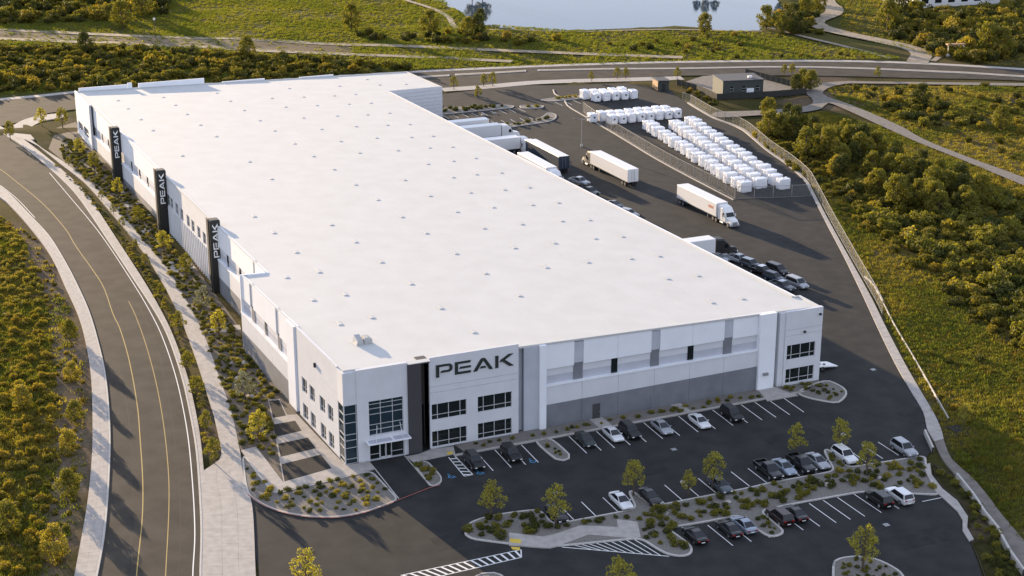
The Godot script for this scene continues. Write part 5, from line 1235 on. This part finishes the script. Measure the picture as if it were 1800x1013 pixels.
# ---------------------------------------------------------------- car park cars
func parked_cars():
	car("suv", "paint_black", Vector2(17, 7.7), -2, "black SUV beside the hatched accessible aisle")
	car("suv", "paint_black", Vector2(22.9, 7.5), -2, "black SUV beside the blue accessible symbol")
	car("sedan", "paint_green", Vector2(35.1, 7.2), -2, "dark green-grey sedan next to the rounded kerb island")
	car("sedan", "paint_white", Vector2(39.7, 7.2), -2, "white sedan parked next to a black SUV in front of the steel door")
	car("suv", "paint_black", Vector2(42.5, 7.3), -2, "black SUV tight beside a white sedan along the front")
	car("sedan", "paint_silver", Vector2(47.7, 7.8), -2, "silver sedan alone between white lines along the front")
	car("sedan", "paint_white", Vector2(54, 8.2), -2, "white sedan by itself near the second crossing path")
	car("suv", "paint_black", Vector2(59.9, 7.9), -2, "black SUV last in the front stalls before the empty spaces")
	car("sedan", "paint_black", Vector2(20.8, 27.4), -2, "black sedan under the slim tree at the island tip")
	car("sedan", "paint_white", Vector2(30.5, 27.4), -2, "white sedan alone against the long island")
	car("sedan", "paint_black", Vector2(34.7, 27.9), -2, "black sedan beside the planted nook of the long island")
	car("sedan", "paint_slate", Vector2(45.4, 28.6), -2, "dark slate sedan under the golden tree of the long island")
	car("pickup", "paint_black", Vector2(54.1, 27.4), -2, "black pickup, first of four cars side by side at the long island")
	car("sedan", "paint_steel", Vector2(56.8, 27.3), -2, "pale blue-silver sedan between two black pickups")
	car("pickup", "paint_black", Vector2(59.6, 27.5), -2, "black pickup between the blue-silver and the grey sedan")
	car("sedan", "paint_silver", Vector2(62.3, 27.5), -2, "grey-silver sedan beside the shrub nook of the long island")
	car("suv", "paint_white", Vector2(66.9, 27.6), -2, "white SUV beyond the shrub nook of the long island")
	car("suv", "paint_silver", Vector2(76.3, 29.1), -2, "silver hatchback alone at the trail end of the row")
	car("sedan", "paint_black", Vector2(34.7, 40.1), 178, "black sedan beside the tip of the long island's lower side")
	car("sedan", "paint_black", Vector2(39.7, 40.4), 178, "black sedan next to a silver-green one below the long island")
	car("sedan", "paint_steel", Vector2(42.1, 40.2), 178, "silver-green sedan against the small kerb nose below the long island")
	car("suv", "paint_maroon", Vector2(47.7, 40.2), 178, "very dark maroon SUV below the long island")
	car("sedan", "paint_black", Vector2(50.1, 40.1), 178, "black sedan beside the maroon SUV")
	car("suv", "paint_black", Vector2(63, 41.2), 178, "large black SUV beside a white wagon near the curved path")
	car("suv", "paint_white", Vector2(66.1, 41.6), 178, "white wagon at the end stall near the curved path")

# ---------------------------------------------------------------- planting
func vegetation():
	rng.seed = 4242
	for i in 4:
		cache["bush%d" % i] = bush_mesh(100 + i, 6 + i, 420, 0.13)
		cache["wild%d" % i] = bush_mesh(200 + i, 8 + i, 620, 0.14, 0.95)
		cache["lot_tree%d" % i] = tree_meshes(300 + i, 5.6, 1.85, 24, 950, 0.15, 0.27)
		cache["young_tree%d" % i] = tree_meshes(340 + i, 3.9, 1.35, 19, 950, 0.14, 0.22)
		cache["wild_tree%d" % i] = tree_meshes(380 + i, 6.0, 2.5, 38, 2600, 0.2, 0.1)
	var leaves := [M.leaf_dark, M.leaf_mid, M.leaf_gold]
	# round shrubs in the beds
	var beds := [
		[V([-11.6, 5.1, -5.5, 4.9, 2.4, 4.1, 2.6, 13.4, -2.2, 15, -5.9, 14.7, -9.6, 13, -12.5, 10.1, -14.1, 7.1, -14.9, 3.7, -14.4, 0.4, -13, -6.2]), 1.55, 0.52, "round dark shrub in the gravel bed by the entrance plaza", "round shrubs by the entrance plaza", [0, 0, 1, 1, 2], "round_shrub"],
		[V([9.2, 4.2, 11, 4, 10.9, 9.5, 10.2, 11, 9.1, 11.3]), 1.2, 0.65, "leafy shrub in the wedge beside the entrance apron", "shrubs in the entrance wedge", [1, 1, 2], "leafy_shrub"],
		[V([18, 0.9, 68.5, 0.9, 68.5, 2.9, 18, 2.9]), 1.75, 0.5, "low shrub in the gravel bed along the warehouse front", "shrubs along the front", [0, 1, 1, 2], "low_shrub"],
		[V([73.2, 0.9, 80.2, 0.9, 80, 2.9, 74, 2.9]), 1.3, 0.55, "low shrub in front of the end block windows", "shrubs by the end block", [1, 1, 2], "low_shrub"],
		[V([75.6, 4.2, 81, 2.2, 81.8, 5.8, 80, 7.8, 77.8, 8.4]), 1.35, 0.42, "small shrub in the end island of the front stalls", "shrubs in the end island", [0, 1], "island_shrub"],
		[V([29, 4.6, 30.5, 4.6, 30.6, 10, 29.2, 10.4]), 1.2, 0.38, "small shrub in the rounded island of the front stalls", "shrubs in the rounded island", [0, 1, 2], "island_shrub"],
		[V([8.3, 26.3, 9.7, 24.5, 12.4, 23.9, 15.7, 24.1, 19.2, 24.6, 19.1, 29, 19.6, 30.1, 21.9, 30.6, 18.2, 31.2, 16.6, 31.2, 13.4, 28.4, 11.9, 31.2, 8.5, 28.3]), 1.5, 0.75, "dark shrub in the teardrop tip of the long island", "shrubs in the teardrop tip", [0, 0, 1], "island_shrub"],
		[V([21.4, 30, 31.4, 30, 33.8, 30.1, 38.5, 30.3, 35.3, 35.9, 33.1, 36.4, 32.9, 41.5, 31.7, 43.3, 30.8, 43.3, 29.7, 42.1, 28.6, 37.2, 30.3, 33, 28.1, 30.9, 25.6, 31.6]), 1.55, 0.68, "low shrub beside the concrete path of the long island", "shrubs by the island path", [0, 1, 1], "island_shrub"],
		[V([38.6, 30.8, 49.1, 30.8, 52.2, 30.6, 60.5, 31, 63, 31.1, 60, 34.8, 53.8, 36.3, 46.5, 36.3, 43.9, 36.3, 39.9, 36.2, 35.7, 35.9]), 1.6, 0.72, "green shrub in the middle stretch of the long island", "shrubs in the island middle", [0, 1, 1], "island_shrub"],
		[V([63, 31.1, 65.7, 30.8, 77.7, 31.7, 75.8, 34.1, 73.3, 39.1, 72.4, 41.9, 63.7, 37, 60, 36.8]), 1.7, 0.7, "gold-green shrub toward the trail end of the long island", "shrubs at the trail end", [0, 1, 2], "island_shrub"],
		[V([46.8, 37.4, 46.1, 42.9, 44.5, 43.4, 43.9, 41.5, 44.3, 38.1]), 1.2, 0.45, "small shrub in the kerb nose between the lower stalls", "shrubs in the kerb nose", [0, 1], "island_shrub"],
		[V([65.8, 24.5, 66.3, 24.7, 65.3, 29.8, 63.8, 30]), 1.1, 0.5, "low green shrub in the nook between parked cars", "shrubs in the parking nook", [1], "island_shrub"],
		[V([46.9, 54.3, 48.7, 53, 50.9, 53.3, 52.4, 54.6, 53.1, 57.2, 53, 59.1, 51.1, 61.6, 45, 58.9]), 1.2, 0.38, "tiny shrub round the tree in the edge island", "shrubs in the edge island", [0, 1], "island_shrub"],
		[V([76.6, 36.5, 75.4, 40.4, 74, 46.2, 69.9, 52.6, 68.4, 55.5, 63.7, 63.8, 60.3, 69.5, 63.4, 70.8, 66.9, 64.7, 71.5, 55.1, 75.8, 44.9, 77.5, 38.6]), 1.6, 0.75, "dense green shrub on the slope beside the asphalt trail", "shrubs on the trail slope", [0, 1, 1], "slope_shrub"],
		[V([97.5, -218, 117, -214.6, 119, -212, 97.5, -211.4]), 2.0, 0.9, "dark shrub between the wide road and rear car park", "shrubs by the rear car park", [0, 0], "rear_shrub"],
		[V([97, -191.3, 112, -190.8, 121, -193.8, 125, -197.5, 121.5, -191.5, 112, -189.3, 97, -187.4]), 2.0, 0.75, "dark shrub in the rocky bed by the rear docks", "shrubs by the rear docks", [0, 0, 1], "rear_shrub"],
		[V([123, -211.6, 128, -209.4, 126.6, -207.4, 122.5, -208.8]), 1.5, 0.7, "shrub in the small island by the yard entrance", "shrubs by the yard entrance", [0, 1], "rear_shrub"],
		[V([136, -217.4, 159, -216.6, 159, -214.4, 136, -214.6]), 1.8, 0.8, "golden shrub in the strip above the wrapped units", "shrubs above the wrapped units", [1, 2], "rear_shrub"],
		[V([-12.3, -12.4, -10.1, -26.2, -8.2, -42, -6.2, -59.2, -5.3, -72.7, -4.1, -93, -4.1, -110.1, -4.5, -136.2, -5.6, -167, -7.9, -191.9, -8.7, -207.5, -4.2, -222.6, -1.3, -217.8, 1.1, -138, -0.5, -58.6, -1, -52.7, -1.5, -29.2, -3.6, -28.3, -5.9, -18, -8.1, -7.3, -9.7, -6.3, -9.8, -11.7]), 1.6, 0.66, "mixed shrub in the long bed along the warehouse side", "shrubs along the warehouse side", [0, 0, 1, 1, 1, 2], "side_shrub", 130],
		[V([-17.6, -11.5, -16.1, -11.9, -14.3, -22.5, -13, -33, -10.9, -51.7, -8.8, -72.3, -7.2, -97, -7.1, -118.6, -7.7, -146.9, -8.7, -173.4, -11, -195.7, -11.3, -197.8, -9.7, -173.8, -8.7, -146.8, -8.6, -125.9, -9.1, -93.3, -9.8, -74.7, -10.8, -60, -12.5, -42.3, -15, -25.9]), 1.3, 0.48, "low green plant in the verge beside the curving road", "plants in the road verge", [1, 1, 2], "verge_plant", 60]]
	var cover := [[], [], []]
	var cover_col := [PackedColorArray(), PackedColorArray(), PackedColorArray()]
	for b in beds:
		var spots := scatter(b[0], b[1], 900 + int(b[1] * 100) + b[0].size())
		var order := Array(spots)
		order.sort_custom(func(p, q): return p.y > q.y)
		var many := 0
		for p in order:
			var mk: int = b[5][rng.randi() % b[5].size()]
			var s: float = b[2] * rng.randf_range(0.65, 1.3)
			if b.size() > 7 and many >= b[7]:
				cover[mk].append(Transform3D(Basis(Vector3.UP, rng.randf() * TAU).scaled(Vector3(s, s * 0.95, s)), Vector3(p.x, 0.08, p.y)))
				cover_col[mk].append(Color(1, 1, 1) * rng.randf_range(0.8, 1.0))
				continue
			shrub("bush%d" % (rng.randi() % 4), leaves[mk], p, s, 0.08, b[3], b[4], b[6])
			many += 1
	for i in 3: crowd("ground_cover", cache["bush%d" % i], leaves[i], cover[i], cover_col[i], ["dark low planting filling the beds beside the warehouse road", "green low planting filling the beds beside the warehouse road", "golden low planting filling the beds beside the warehouse road"][i], "planting")
	# rocks among the shrubs
	for i in 3: cache["rock%d" % i] = rock_mesh(60 + i)
	for p in [Vector2(-2.9, -44.7), Vector2(-5.1, -45.7), Vector2(-5.8, -38.2), Vector2(-5.9, -29.8), Vector2(-1.3, -68.6), Vector2(-2.4, -104), Vector2(2.9, -112.1), Vector2(1.5, -121.5), Vector2(0.9, -140.6), Vector2(0.2, -151), Vector2(-0.9, -162.1), Vector2(41.5, 25), Vector2(34.6, 32.5), Vector2(63.2, 33.6), Vector2(59.6, 34), Vector2(44.1, 33), Vector2(67.6, 35), Vector2(104.1, -211.2), Vector2(108, -204.6), Vector2(111.8, -205.4)]:
		var o := mi(cache["rock%d" % (rng.randi() % 3)], "boulder", M.rock)
		o.position = Vector3(p.x, 0.1, p.y); o.rotation.y = rng.randf() * TAU
		o.scale = Vector3.ONE * rng.randf_range(0.45, 0.8)
		tag(o, "pale boulder among the bed shrubs", "boulder", "pale boulders in the beds")
	# trees of the car park
	var k := 0
	for t in [[Vector2(12.5, 24.2), 1.1, "golden-green tree on the teardrop tip of the long island"], [Vector2(19.8, 29.3), 1.12, "slim golden-green tree over the black sedan"], [Vector2(33.3, 25.7), 1.0, "golden-green tree in the planted nook of the long island"], [Vector2(44.5, 28), 1.05, "golden tree over the dark slate sedan"], [Vector2(40.2, 28.8), 0.75, "small green tree beside the island middle"], [Vector2(61.3, 23.4), 0.95, "young gold-green tree behind the row of four cars"], [Vector2(67.5, 25.3), 1.0, "gold-green tree over the white SUV"], [Vector2(66.6, 33.5), 1.0, "golden tree in the bed beyond the white SUV"], [Vector2(49.9, 55.8), 1.2, "gold-green tree in the edge island"], [Vector2(-16.1, 34.5), 1.25, "gold-green tree in the planter by the car park mouth"], [Vector2(17.8, 51), 1.15, "gold-green tree below the hatched triangle"], [Vector2(90.7, 24.6), 0.7, "small golden tree beside the trail rail"]]:
		tree("lot_tree%d" % (k % 4), M.leaf_autumn, t[0], t[1] * 0.95, t[2], "car park trees")
		k += 1
	k = 0
	for p in [Vector2(-17.2, -8.1), Vector2(-15.5, -19.5), Vector2(-13.7, -33.3), Vector2(-12.5, -44.8), Vector2(-9.6, -64.2), Vector2(-8.2, -85.5), Vector2(-7.2, -104.9), Vector2(-6.9, -116.4), Vector2(-6.4, -133.2), Vector2(-6.1, -144.7), Vector2(-6.4, -158.1), Vector2(-6.8, -177.1), Vector2(-8.2, -193.3)]:
		tree("young_tree%d" % (k % 4), M.leaf_mid, p, rng.randf_range(0.85, 1.05) * (1.0 if k < 5 else 0.68), "small street tree in the verge beside the curving road", "street trees in the road verge", "street_tree", 0.1)
		k += 1
	for t in [[Vector2(-6.9, -29), M.leaf_grey, 1.15, "silver-leaved tree beside the warehouse bed"], [Vector2(-9.5, -12.7), M.leaf_gold, 1.2, "bright gold tree beside the dark paved rectangles"], [Vector2(-3.7, -59.4), M.leaf_gold, 1.2, "golden tree by the cross path to the warehouse"], [Vector2(-3, -73.4), M.leaf_grey, 1.15, "pale silver tree under the entrance-side sign tower"], [Vector2(-1.4, -94.8), M.leaf_mid, 1.1, "round green tree in front of the ribbed wall"], [Vector2(-2, -111.7), M.leaf_gold, 1.15, "gold tree in front of the middle sign tower"], [Vector2(-2.4, -134.8), M.leaf_mid, 1.0, "green tree by the banded side wall"], [Vector2(-2.2, -160), M.leaf_gold, 1.0, "gold tree before the far sign tower"], [Vector2(-3.1, -186.1), M.leaf_mid, 1.1, "green tree near the far corner block"], [Vector2(-3.9, -202.2), M.leaf_gold, 1.1, "gold tree at the far corner block"], [Vector2(-2.8, -236.5), M.leaf_mid, 1.35, "dark tree at the road corner beyond the warehouse"], [Vector2(-7.7, -241), M.leaf_gold, 1.2, "gold tree on the corner island"], [Vector2(-17.7, -227.8), M.leaf_mid, 1.2, "green tree standing on the corner ramp"]]:
		tree("young_tree%d" % (k % 4), M.leaf_autumn if t[1] == M.leaf_gold else t[1], t[0], t[2] * 1.1, t[3], "trees along the warehouse side")
		k += 1
	for p in [Vector2(113.9, -241.7), Vector2(123.8, -242), Vector2(126.7, -241.7), Vector2(157.5, -235.8), Vector2(166.4, -235.8), Vector2(168.9, -234.7), Vector2(115.1, -225.8), Vector2(183.5, -228.2), Vector2(217.1, -219.4), Vector2(219.4, -218.4), Vector2(241.9, -204.4)]:
		tree("young_tree%d" % (k % 4), M.leaf_mid, p, rng.randf_range(0.8, 1.1), "young street tree along the wide road behind the yard", "street trees along the wide road", "street_tree")
		k += 1
	# wild trees
	for t in [[Vector2(-42.8, 12.2), 0.85, "bushy gold tree on the earth verge, lowest along the pavement"], [Vector2(-38.1, -5.2), 0.75, "bushy gold tree beside bare earth on the road verge"], [Vector2(-35.8, -19.5), 0.68, "spreading gold bush-tree on the road verge"], [Vector2(-33, -31.4), 0.62, "round gold bush-tree close to the pavement"], [Vector2(-30.6, -48.1), 0.6, "small gold tree on the dry verge"], [Vector2(-27.9, -67.6), 0.7, "small gold tree at the bend verge"], [Vector2(-39.7, -39.7), 0.7, "green bush-tree amid the left verge scrub"], [Vector2(-47.1, 2.7), 0.8, "large gold bush at the verge edge"]]:
		t[2] = t[2].replace("left ", "")
		tree("wild_tree%d" % (k % 4), M.leaf_gold if k % 2 else M.leaf_mid, t[0], t[1], t[2], "bushy trees on the road verge", "wild_tree", -0.1)
		k += 1
	for t in [[Vector2(119.7, -357.5), 1.7, "broad dark tree alone in the open meadow", "tall trees in the far scrub"], [Vector2(69.9, -316.4), 1.3, "round tree rising from the scrub behind the roof edge", "tall trees in the far scrub"], [Vector2(157.6, -327.4), 1.3, "first tree of the pair where the meadow trail meets the lake path", "tall trees in the far scrub"], [Vector2(153.3, -326.7), 1.2, "second tree of the pair where the meadow trail meets the lake path", "tall trees in the far scrub"], [Vector2(142.9, -336.5), 1.5, "bushy tree in the dark hollow below the meadow trail", "tall trees in the far scrub"], [Vector2(168.2, -350), 1.0, "small tree on the rocky lake point", "tall trees in the far scrub"], [Vector2(233.3, -296.5), 1.3, "single small tree on the lake bank", "tall trees in the far scrub"], [Vector2(259.2, -295.9), 1.5, "tree at the corner of the lake shore", "tall trees in the far scrub"], [Vector2(271.1, -296.1), 1.5, "tree in the lakeside clump by the winding track", "lakeside trees"], [Vector2(288.4, -314.4), 1.5, "tree in the lakeside clump by the winding track", "lakeside trees"], [Vector2(299.7, -321.6), 1.4, "tree in the lakeside clump by the winding track", "lakeside trees"], [Vector2(264.7, -282.7), 1.4, "tree in the lakeside clump by the winding track", "lakeside trees"], [Vector2(259.1, -285.1), 1.2, "tree in the lakeside clump by the winding track", "lakeside trees"], [Vector2(299.9, -277.9), 1.9, "dark tree at the copse edge beside the winding track", "copse trees"], [Vector2(321.4, -299.8), 1.8, "dark tree at the copse edge beside the winding track", "copse trees"], [Vector2(43.9, -396.5), 1.7, "tree at the front of the far wood above the dirt tracks", "tall trees in the far scrub"], [Vector2(55.4, -417.4), 1.9, "tall tree at the end of the far wood", "tall trees in the far scrub"], [Vector2(21.9, -346.7), 1.3, "tree in the scrub below the lower dirt track", "tall trees in the far scrub"], [Vector2(298.5, -221), 1.9, "dark tree behind the white shelter", "shelter trees"], [Vector2(301.4, -217.4), 1.7, "dark tree behind the white shelter", "shelter trees"], [Vector2(226.8, -162.8), 1.2, "small tree in the scrub above the footpath", "tall trees in the far scrub"], [Vector2(228.5, -130.6), 1.2, "lone round tree in the meadow above the footpath", "tall trees in the far scrub"], [Vector2(177.6, -166.7), 1.1, "slim tree by the drive behind the storage yard", "tall trees in the far scrub"], [Vector2(181.8, -163.3), 0.9, "smaller tree by the drive behind the storage yard", "tall trees in the far scrub"], [Vector2(211.3, -200.5), 1.0, "golden tree at the corner of the hut fence", "tall trees in the far scrub"], [Vector2(211.3, -195.9), 1.1, "tree beside the drive bend at the hut", "drive trees"], [Vector2(207.1, -197.8), 0.9, "tree beside the drive bend at the hut", "drive trees"], [Vector2(187, -403.8), 1.4, "tree standing on the lake's far side", "far shore trees"], [Vector2(193.2, -407.8), 1.4, "tree standing on the lake's far side", "far shore trees"], [Vector2(275.7, -374.9), 0.8, "tree standing on the lake's far side", "far shore trees"], [Vector2(279.7, -374.8), 1.0, "tree standing on the lake's far side", "far shore trees"], [Vector2(282.6, -371.8), 0.8, "tree standing on the lake's far side", "far shore trees"], [Vector2(306.3, -357.9), 1.5, "tree standing on the lake's far side", "far shore trees"]]:
		tree("wild_tree%d" % (k % 4), [M.leaf_mid, M.leaf_mid, M.leaf_dark][k % 3], t[0], t[1], t[2], t[3], "wild_tree", -0.1)
		k += 1
	# thickets: the largest bushes are things, the rest one mass
	var zones := [
		[V([167.3, -151.8, 179.5, -156.7, 185.8, -152.4, 185.3, -137.4, 182.2, -109.1, 177.3, -85.6, 177.4, -73.7, 166, -67.6, 156.3, -67, 155.6, -82.3, 157.8, -103.2, 162.9, -125.2]), 4.9, 2.5, 0.05, 3],
		[V([157.8, -103.2, 160, -88.3, 172.1, -75.1, 188.8, -75.6, 190.9, -66.7, 118.3, 14.4, 122.1, 1.7, 124.5, -13.1, 134.7, -37.4, 141.7, -59.5, 145.8, -81.6]), 4.0, 2.3, 0.18, 1],
		[V([220.4, -178.4, 232.2, -164.6, 229.7, -141.4, 217.8, -131.6, 212.5, -139.2, 213.3, -160.5]), 4.2, 2.1, 0.25, 1],
		[V([293.9, -269.8, 334, -309.5, 345.4, -289.2, 390, -309, 428, -318.1, 333.4, -214.9, 312, -218.5, 286.4, -210.7, 283.6, -227.6, 290.5, -252]), 5.0, 3.2, 0.05, 0],
		[V([6.1, -522.9, 84, -497.9, 64.9, -420.7, 32.7, -409.9, -4.8, -422.2]), 6.0, 3.0, 0.25, 0],
		[V([-9.9, -376.1, 32.1, -350.3, 70.6, -322.8, 100.3, -297.3, 111.2, -275.4, 71.1, -276.9, 36.4, -280.7, 8.2, -285.6, -19.2, -290.5]), 3.6, 1.9, 0.12, 0],
		[V([114.5, -359.8, 131.4, -339, 151.9, -335.2, 159.4, -321.3, 182.4, -303.5, 159.5, -301.3, 136.7, -318.7, 117.1, -334.9]), 5.0, 1.8, 0.35, 0],
		[V([183.4, -305.6, 226.2, -299.7, 250.6, -288.9, 229.4, -255, 208.1, -267.9, 184.5, -285.4]), 7.0, 1.4, 0.5, 0],
		[V([262.6, -304, 282.2, -324.7, 294.1, -335.1, 294.9, -314.5, 280.1, -296.3, 275, -280.8, 262.4, -281]), 4.5, 2.4, 0.2, 0],
		[V([-32.1, -160.2, -28.1, -148.5, -27.3, -127.6, -28.2, -99.9, -30.9, -72, -33.8, -47.4, -37.3, -24.6, -40.9, -5.5, -46, 19.5, -54.2, 18.9, -37.1, -147.7]), 1.9, 0.8, 0.28, 2],
		[V([-27.8, -150.8, -27, -129.6, -28, -101.6, -30.7, -73.5, -33.7, -47.3, -37.2, -24.5, -40.8, -5.4, -45.8, 19.6, -43.4, 22.2, -39.4, 4.3, -35.1, -12.9, -31.6, -31.3, -27.8, -55.7, -25.7, -79.4, -24.3, -105.7, -24.8, -133.1]), 2.6, 0.5, 0.35, 0],
		[V([92, 18.5, 86.8, 30.3, 81.2, 44.6, 74.7, 60, 111.5, 22, 112.3, 6.2, 109.5, -6.9, 113.1, -18, 104.2, -3.2]), 6.0, 0.8, 0.5, 0],
		[V([214.5, -267.4, 233.4, -261.4, 255.7, -243.3, 260.6, -230.9, 205.5, -252]), 6.0, 0.9, 0.4, 0],
		[V([222.4, -195.6, 250.4, -188, 273, -173.3, 208.7, -98.7, 211.5, -123.8, 212.4, -149]), 6.5, 1.3, 0.4, 0],
		[V([178.7, -219.7, 179.5, -207.2, 176.7, -193.4, 173.3, -186.4, 173.4, -201.8]), 2.5, 0.9, 0.2, 0],
		[V([163.8, -151.9, 180.2, -157.9, 186.5, -153.6, 186.1, -138.5, 182.9, -110.1, 179.1, -83.7, 187.1, -73.7, 192.6, -65, 116.5, 19, 119.3, 5, 121.5, -9.4, 129.2, -32.2, 135.7, -53.4, 141.7, -75.9, 148.4, -98.9, 156.1, -125]), 2.3, 1.25, 0.22, 0]]
	var mass := [[], [], []]
	var mass_col := [PackedColorArray(), PackedColorArray(), PackedColorArray()]
	var singles := {1: 0, 2: 0, 3: 0}
	var zi := 0
	for z in zones:
		for p in scatter(z[0], z[1], 5000 + zi, 0.48):
			if rng.randf() < z[3] or near_flat(p): continue
			var y := ground_height(p) - 0.05
			var s: float = z[2] * rng.randf_range(0.5, 1.25)
			var mk := (1 if rng.randf() < 0.4 else 2) if (zi == 9 or zi == 10) else (1 if rng.randf() < 0.6 else (0 if rng.randf() < 0.75 else 2))
			if z[4] == 3 and s > z[2] * 0.7 and singles[3] < 110:
				singles[3] += 1
				tree("wild_tree%d" % (rng.randi() % 4), leaves[mk], p, rng.randf_range(0.8, 1.35), "rounded tree in the dense thicket beyond the storage yard", "thicket trees", "thicket_tree", y)
				continue
			if (z[4] == 1 or z[4] == 2) and s > z[2] * 0.85 and singles[z[4]] < 110:
				singles[z[4]] += 1
				shrub("wild%d" % (rng.randi() % 4), leaves[mk], p, s, y, "large rounded bush in the thicket beyond the yard fence" if z[4] == 1 else "rough scrub bush on the verge of the curving road", "thicket bushes" if z[4] == 1 else "verge scrub bushes", "bush")
				continue
			mass[mk].append(Transform3D(Basis(Vector3.UP, rng.randf() * TAU).scaled(Vector3(s * rng.randf_range(0.85, 1.2), s * rng.randf_range(0.85, 1.4), s * rng.randf_range(0.85, 1.2))), Vector3(p.x, y, p.y)))
			var tn := rng.randf_range(0.7, 1.0)
			mass_col[mk].append(Color(tn, tn * rng.randf_range(0.9, 1.0), tn * rng.randf_range(0.8, 1.0)))
		zi += 1
	for i in 3: crowd("undergrowth", cache["wild%d" % i], leaves[i], mass[i], mass_col[i], ["dark green bushes massed in the wild scrub", "mid green bushes massed in the wild scrub", "golden bushes massed in the wild scrub"][i], "undergrowth")
	# grass
	var g := ST()
	var gr := RandomNumberGenerator.new(); gr.seed = 31
	for i in 16:
		var a := gr.randf() * TAU; var r := sqrt(gr.randf()) * 0.55
		var c := Vector3(cos(a) * r, 0, sin(a) * r)
		var w := Vector3(cos(a * 3.1), 0, sin(a * 3.1)) * 0.09
		var tip := c + Vector3(gr.randf_range(-0.2, 0.2), gr.randf_range(0.25, 0.55), gr.randf_range(-0.2, 0.2))
		var tt := gr.randf_range(0.7, 1.0)
		g.set_color(Color(tt, tt, tt))
		tri(g, c - w, tip, c + w)
	var tuft := done(g)
	var gx := []; var gc := PackedColorArray()
	var gn := FastNoiseLite.new(); gn.seed = 88; gn.frequency = 0.03; gn.fractal_octaves = 4
	for z in [[V([173.6, -166.2, 199.2, -170.8, 202.4, -145.8, 195.7, -83.6, 192.3, -61, 73.7, 68.2, 66.6, 69.2, 73.2, 54.1, 78, 41.2, 85.4, 27.4, 96.8, 5, 109.4, -19.7, 128.2, -56.7, 151.6, -105.9, 159.3, -130]), 0.62], [V([-34.6, -171.6, -28, -149.4, -27.2, -128.4, -28.1, -100.6, -30.8, -72.6, -33.7, -47.3, -37.2, -24.5, -40.8, -5.5, -46.1, 21, -55.4, 18.3]), 0.55], [V([-27.8, -150.8, -27, -129.6, -28, -101.6, -30.7, -73.5, -33.7, -47.3, -37.2, -24.5, -40.8, -5.4, -45.8, 19.6, -43.4, 22.2, -39.4, 4.3, -35.1, -12.9, -31.6, -31.3, -27.8, -55.7, -25.7, -79.4, -24.3, -105.7, -24.8, -133.1]), 1.5], [V([8.1, -541.1, 191.4, -460.2, 172.9, -393.5, 168.2, -347.2, 191.8, -322.9, 255.1, -294.9, 259.8, -277, 269.3, -227.1, 199.8, -253.4, 112, -275, 36.8, -282.4, 8.2, -285.6, -19.2, -290.5]), 1.25], [V([220.6, -201.2, 274.8, -175.3, 285.8, -163, 197.3, -66.5, 201.5, -111.4, 203.9, -137.8, 209.8, -180.5]), 0.95], [V([277.4, -274.4, 282.3, -235.1, 280.5, -226.6, 296, -200, 357.8, -241.5, 452.5, -344.8, 351.7, -389.3, 301.4, -308.7]), 1.8]]:
		for p in scatter(z[0], z[1], 7000 + gx.size() % 97, 0.5):
			if near_flat(p): continue
			if rng.randf() < 0.8 and Geometry2D.is_point_in_polygon(p, shoulder): continue
			var v := gn.get_noise_2d(p.x, p.y)
			if rng.randf() > 0.8 + v: continue
			var s: float = rng.randf_range(0.6, 1.4) * (0.9 + 0.25 * z[1])
			gx.append(Transform3D(Basis(Vector3.UP, rng.randf() * TAU).scaled(Vector3(s, s * rng.randf_range(0.6, 1.1), s)), Vector3(p.x, ground_height(p) - 0.02, p.y)))
			var c := Color(1, 0.93, 0.75).lerp(Color(0.48, 0.6, 0.45), smoothstep(-0.25, 0.3, v + rng.randf_range(-0.12, 0.12)))
			if rng.randf() < 0.12: c = Color(0.62, 0.5, 0.42)
			if z[1] == 1.25: c = c.lerp(Color(0.62, 0.8, 0.4), 0.6)
			gc.append(c * rng.randf_range(0.75, 1.0))
	crowd("grass", tuft, M.grass, gx, gc, "rough golden meadow grass over the open ground", "grass")
	print("tufts ", gx.size(), " bushes ", mass[0].size() + mass[1].size() + mass[2].size())
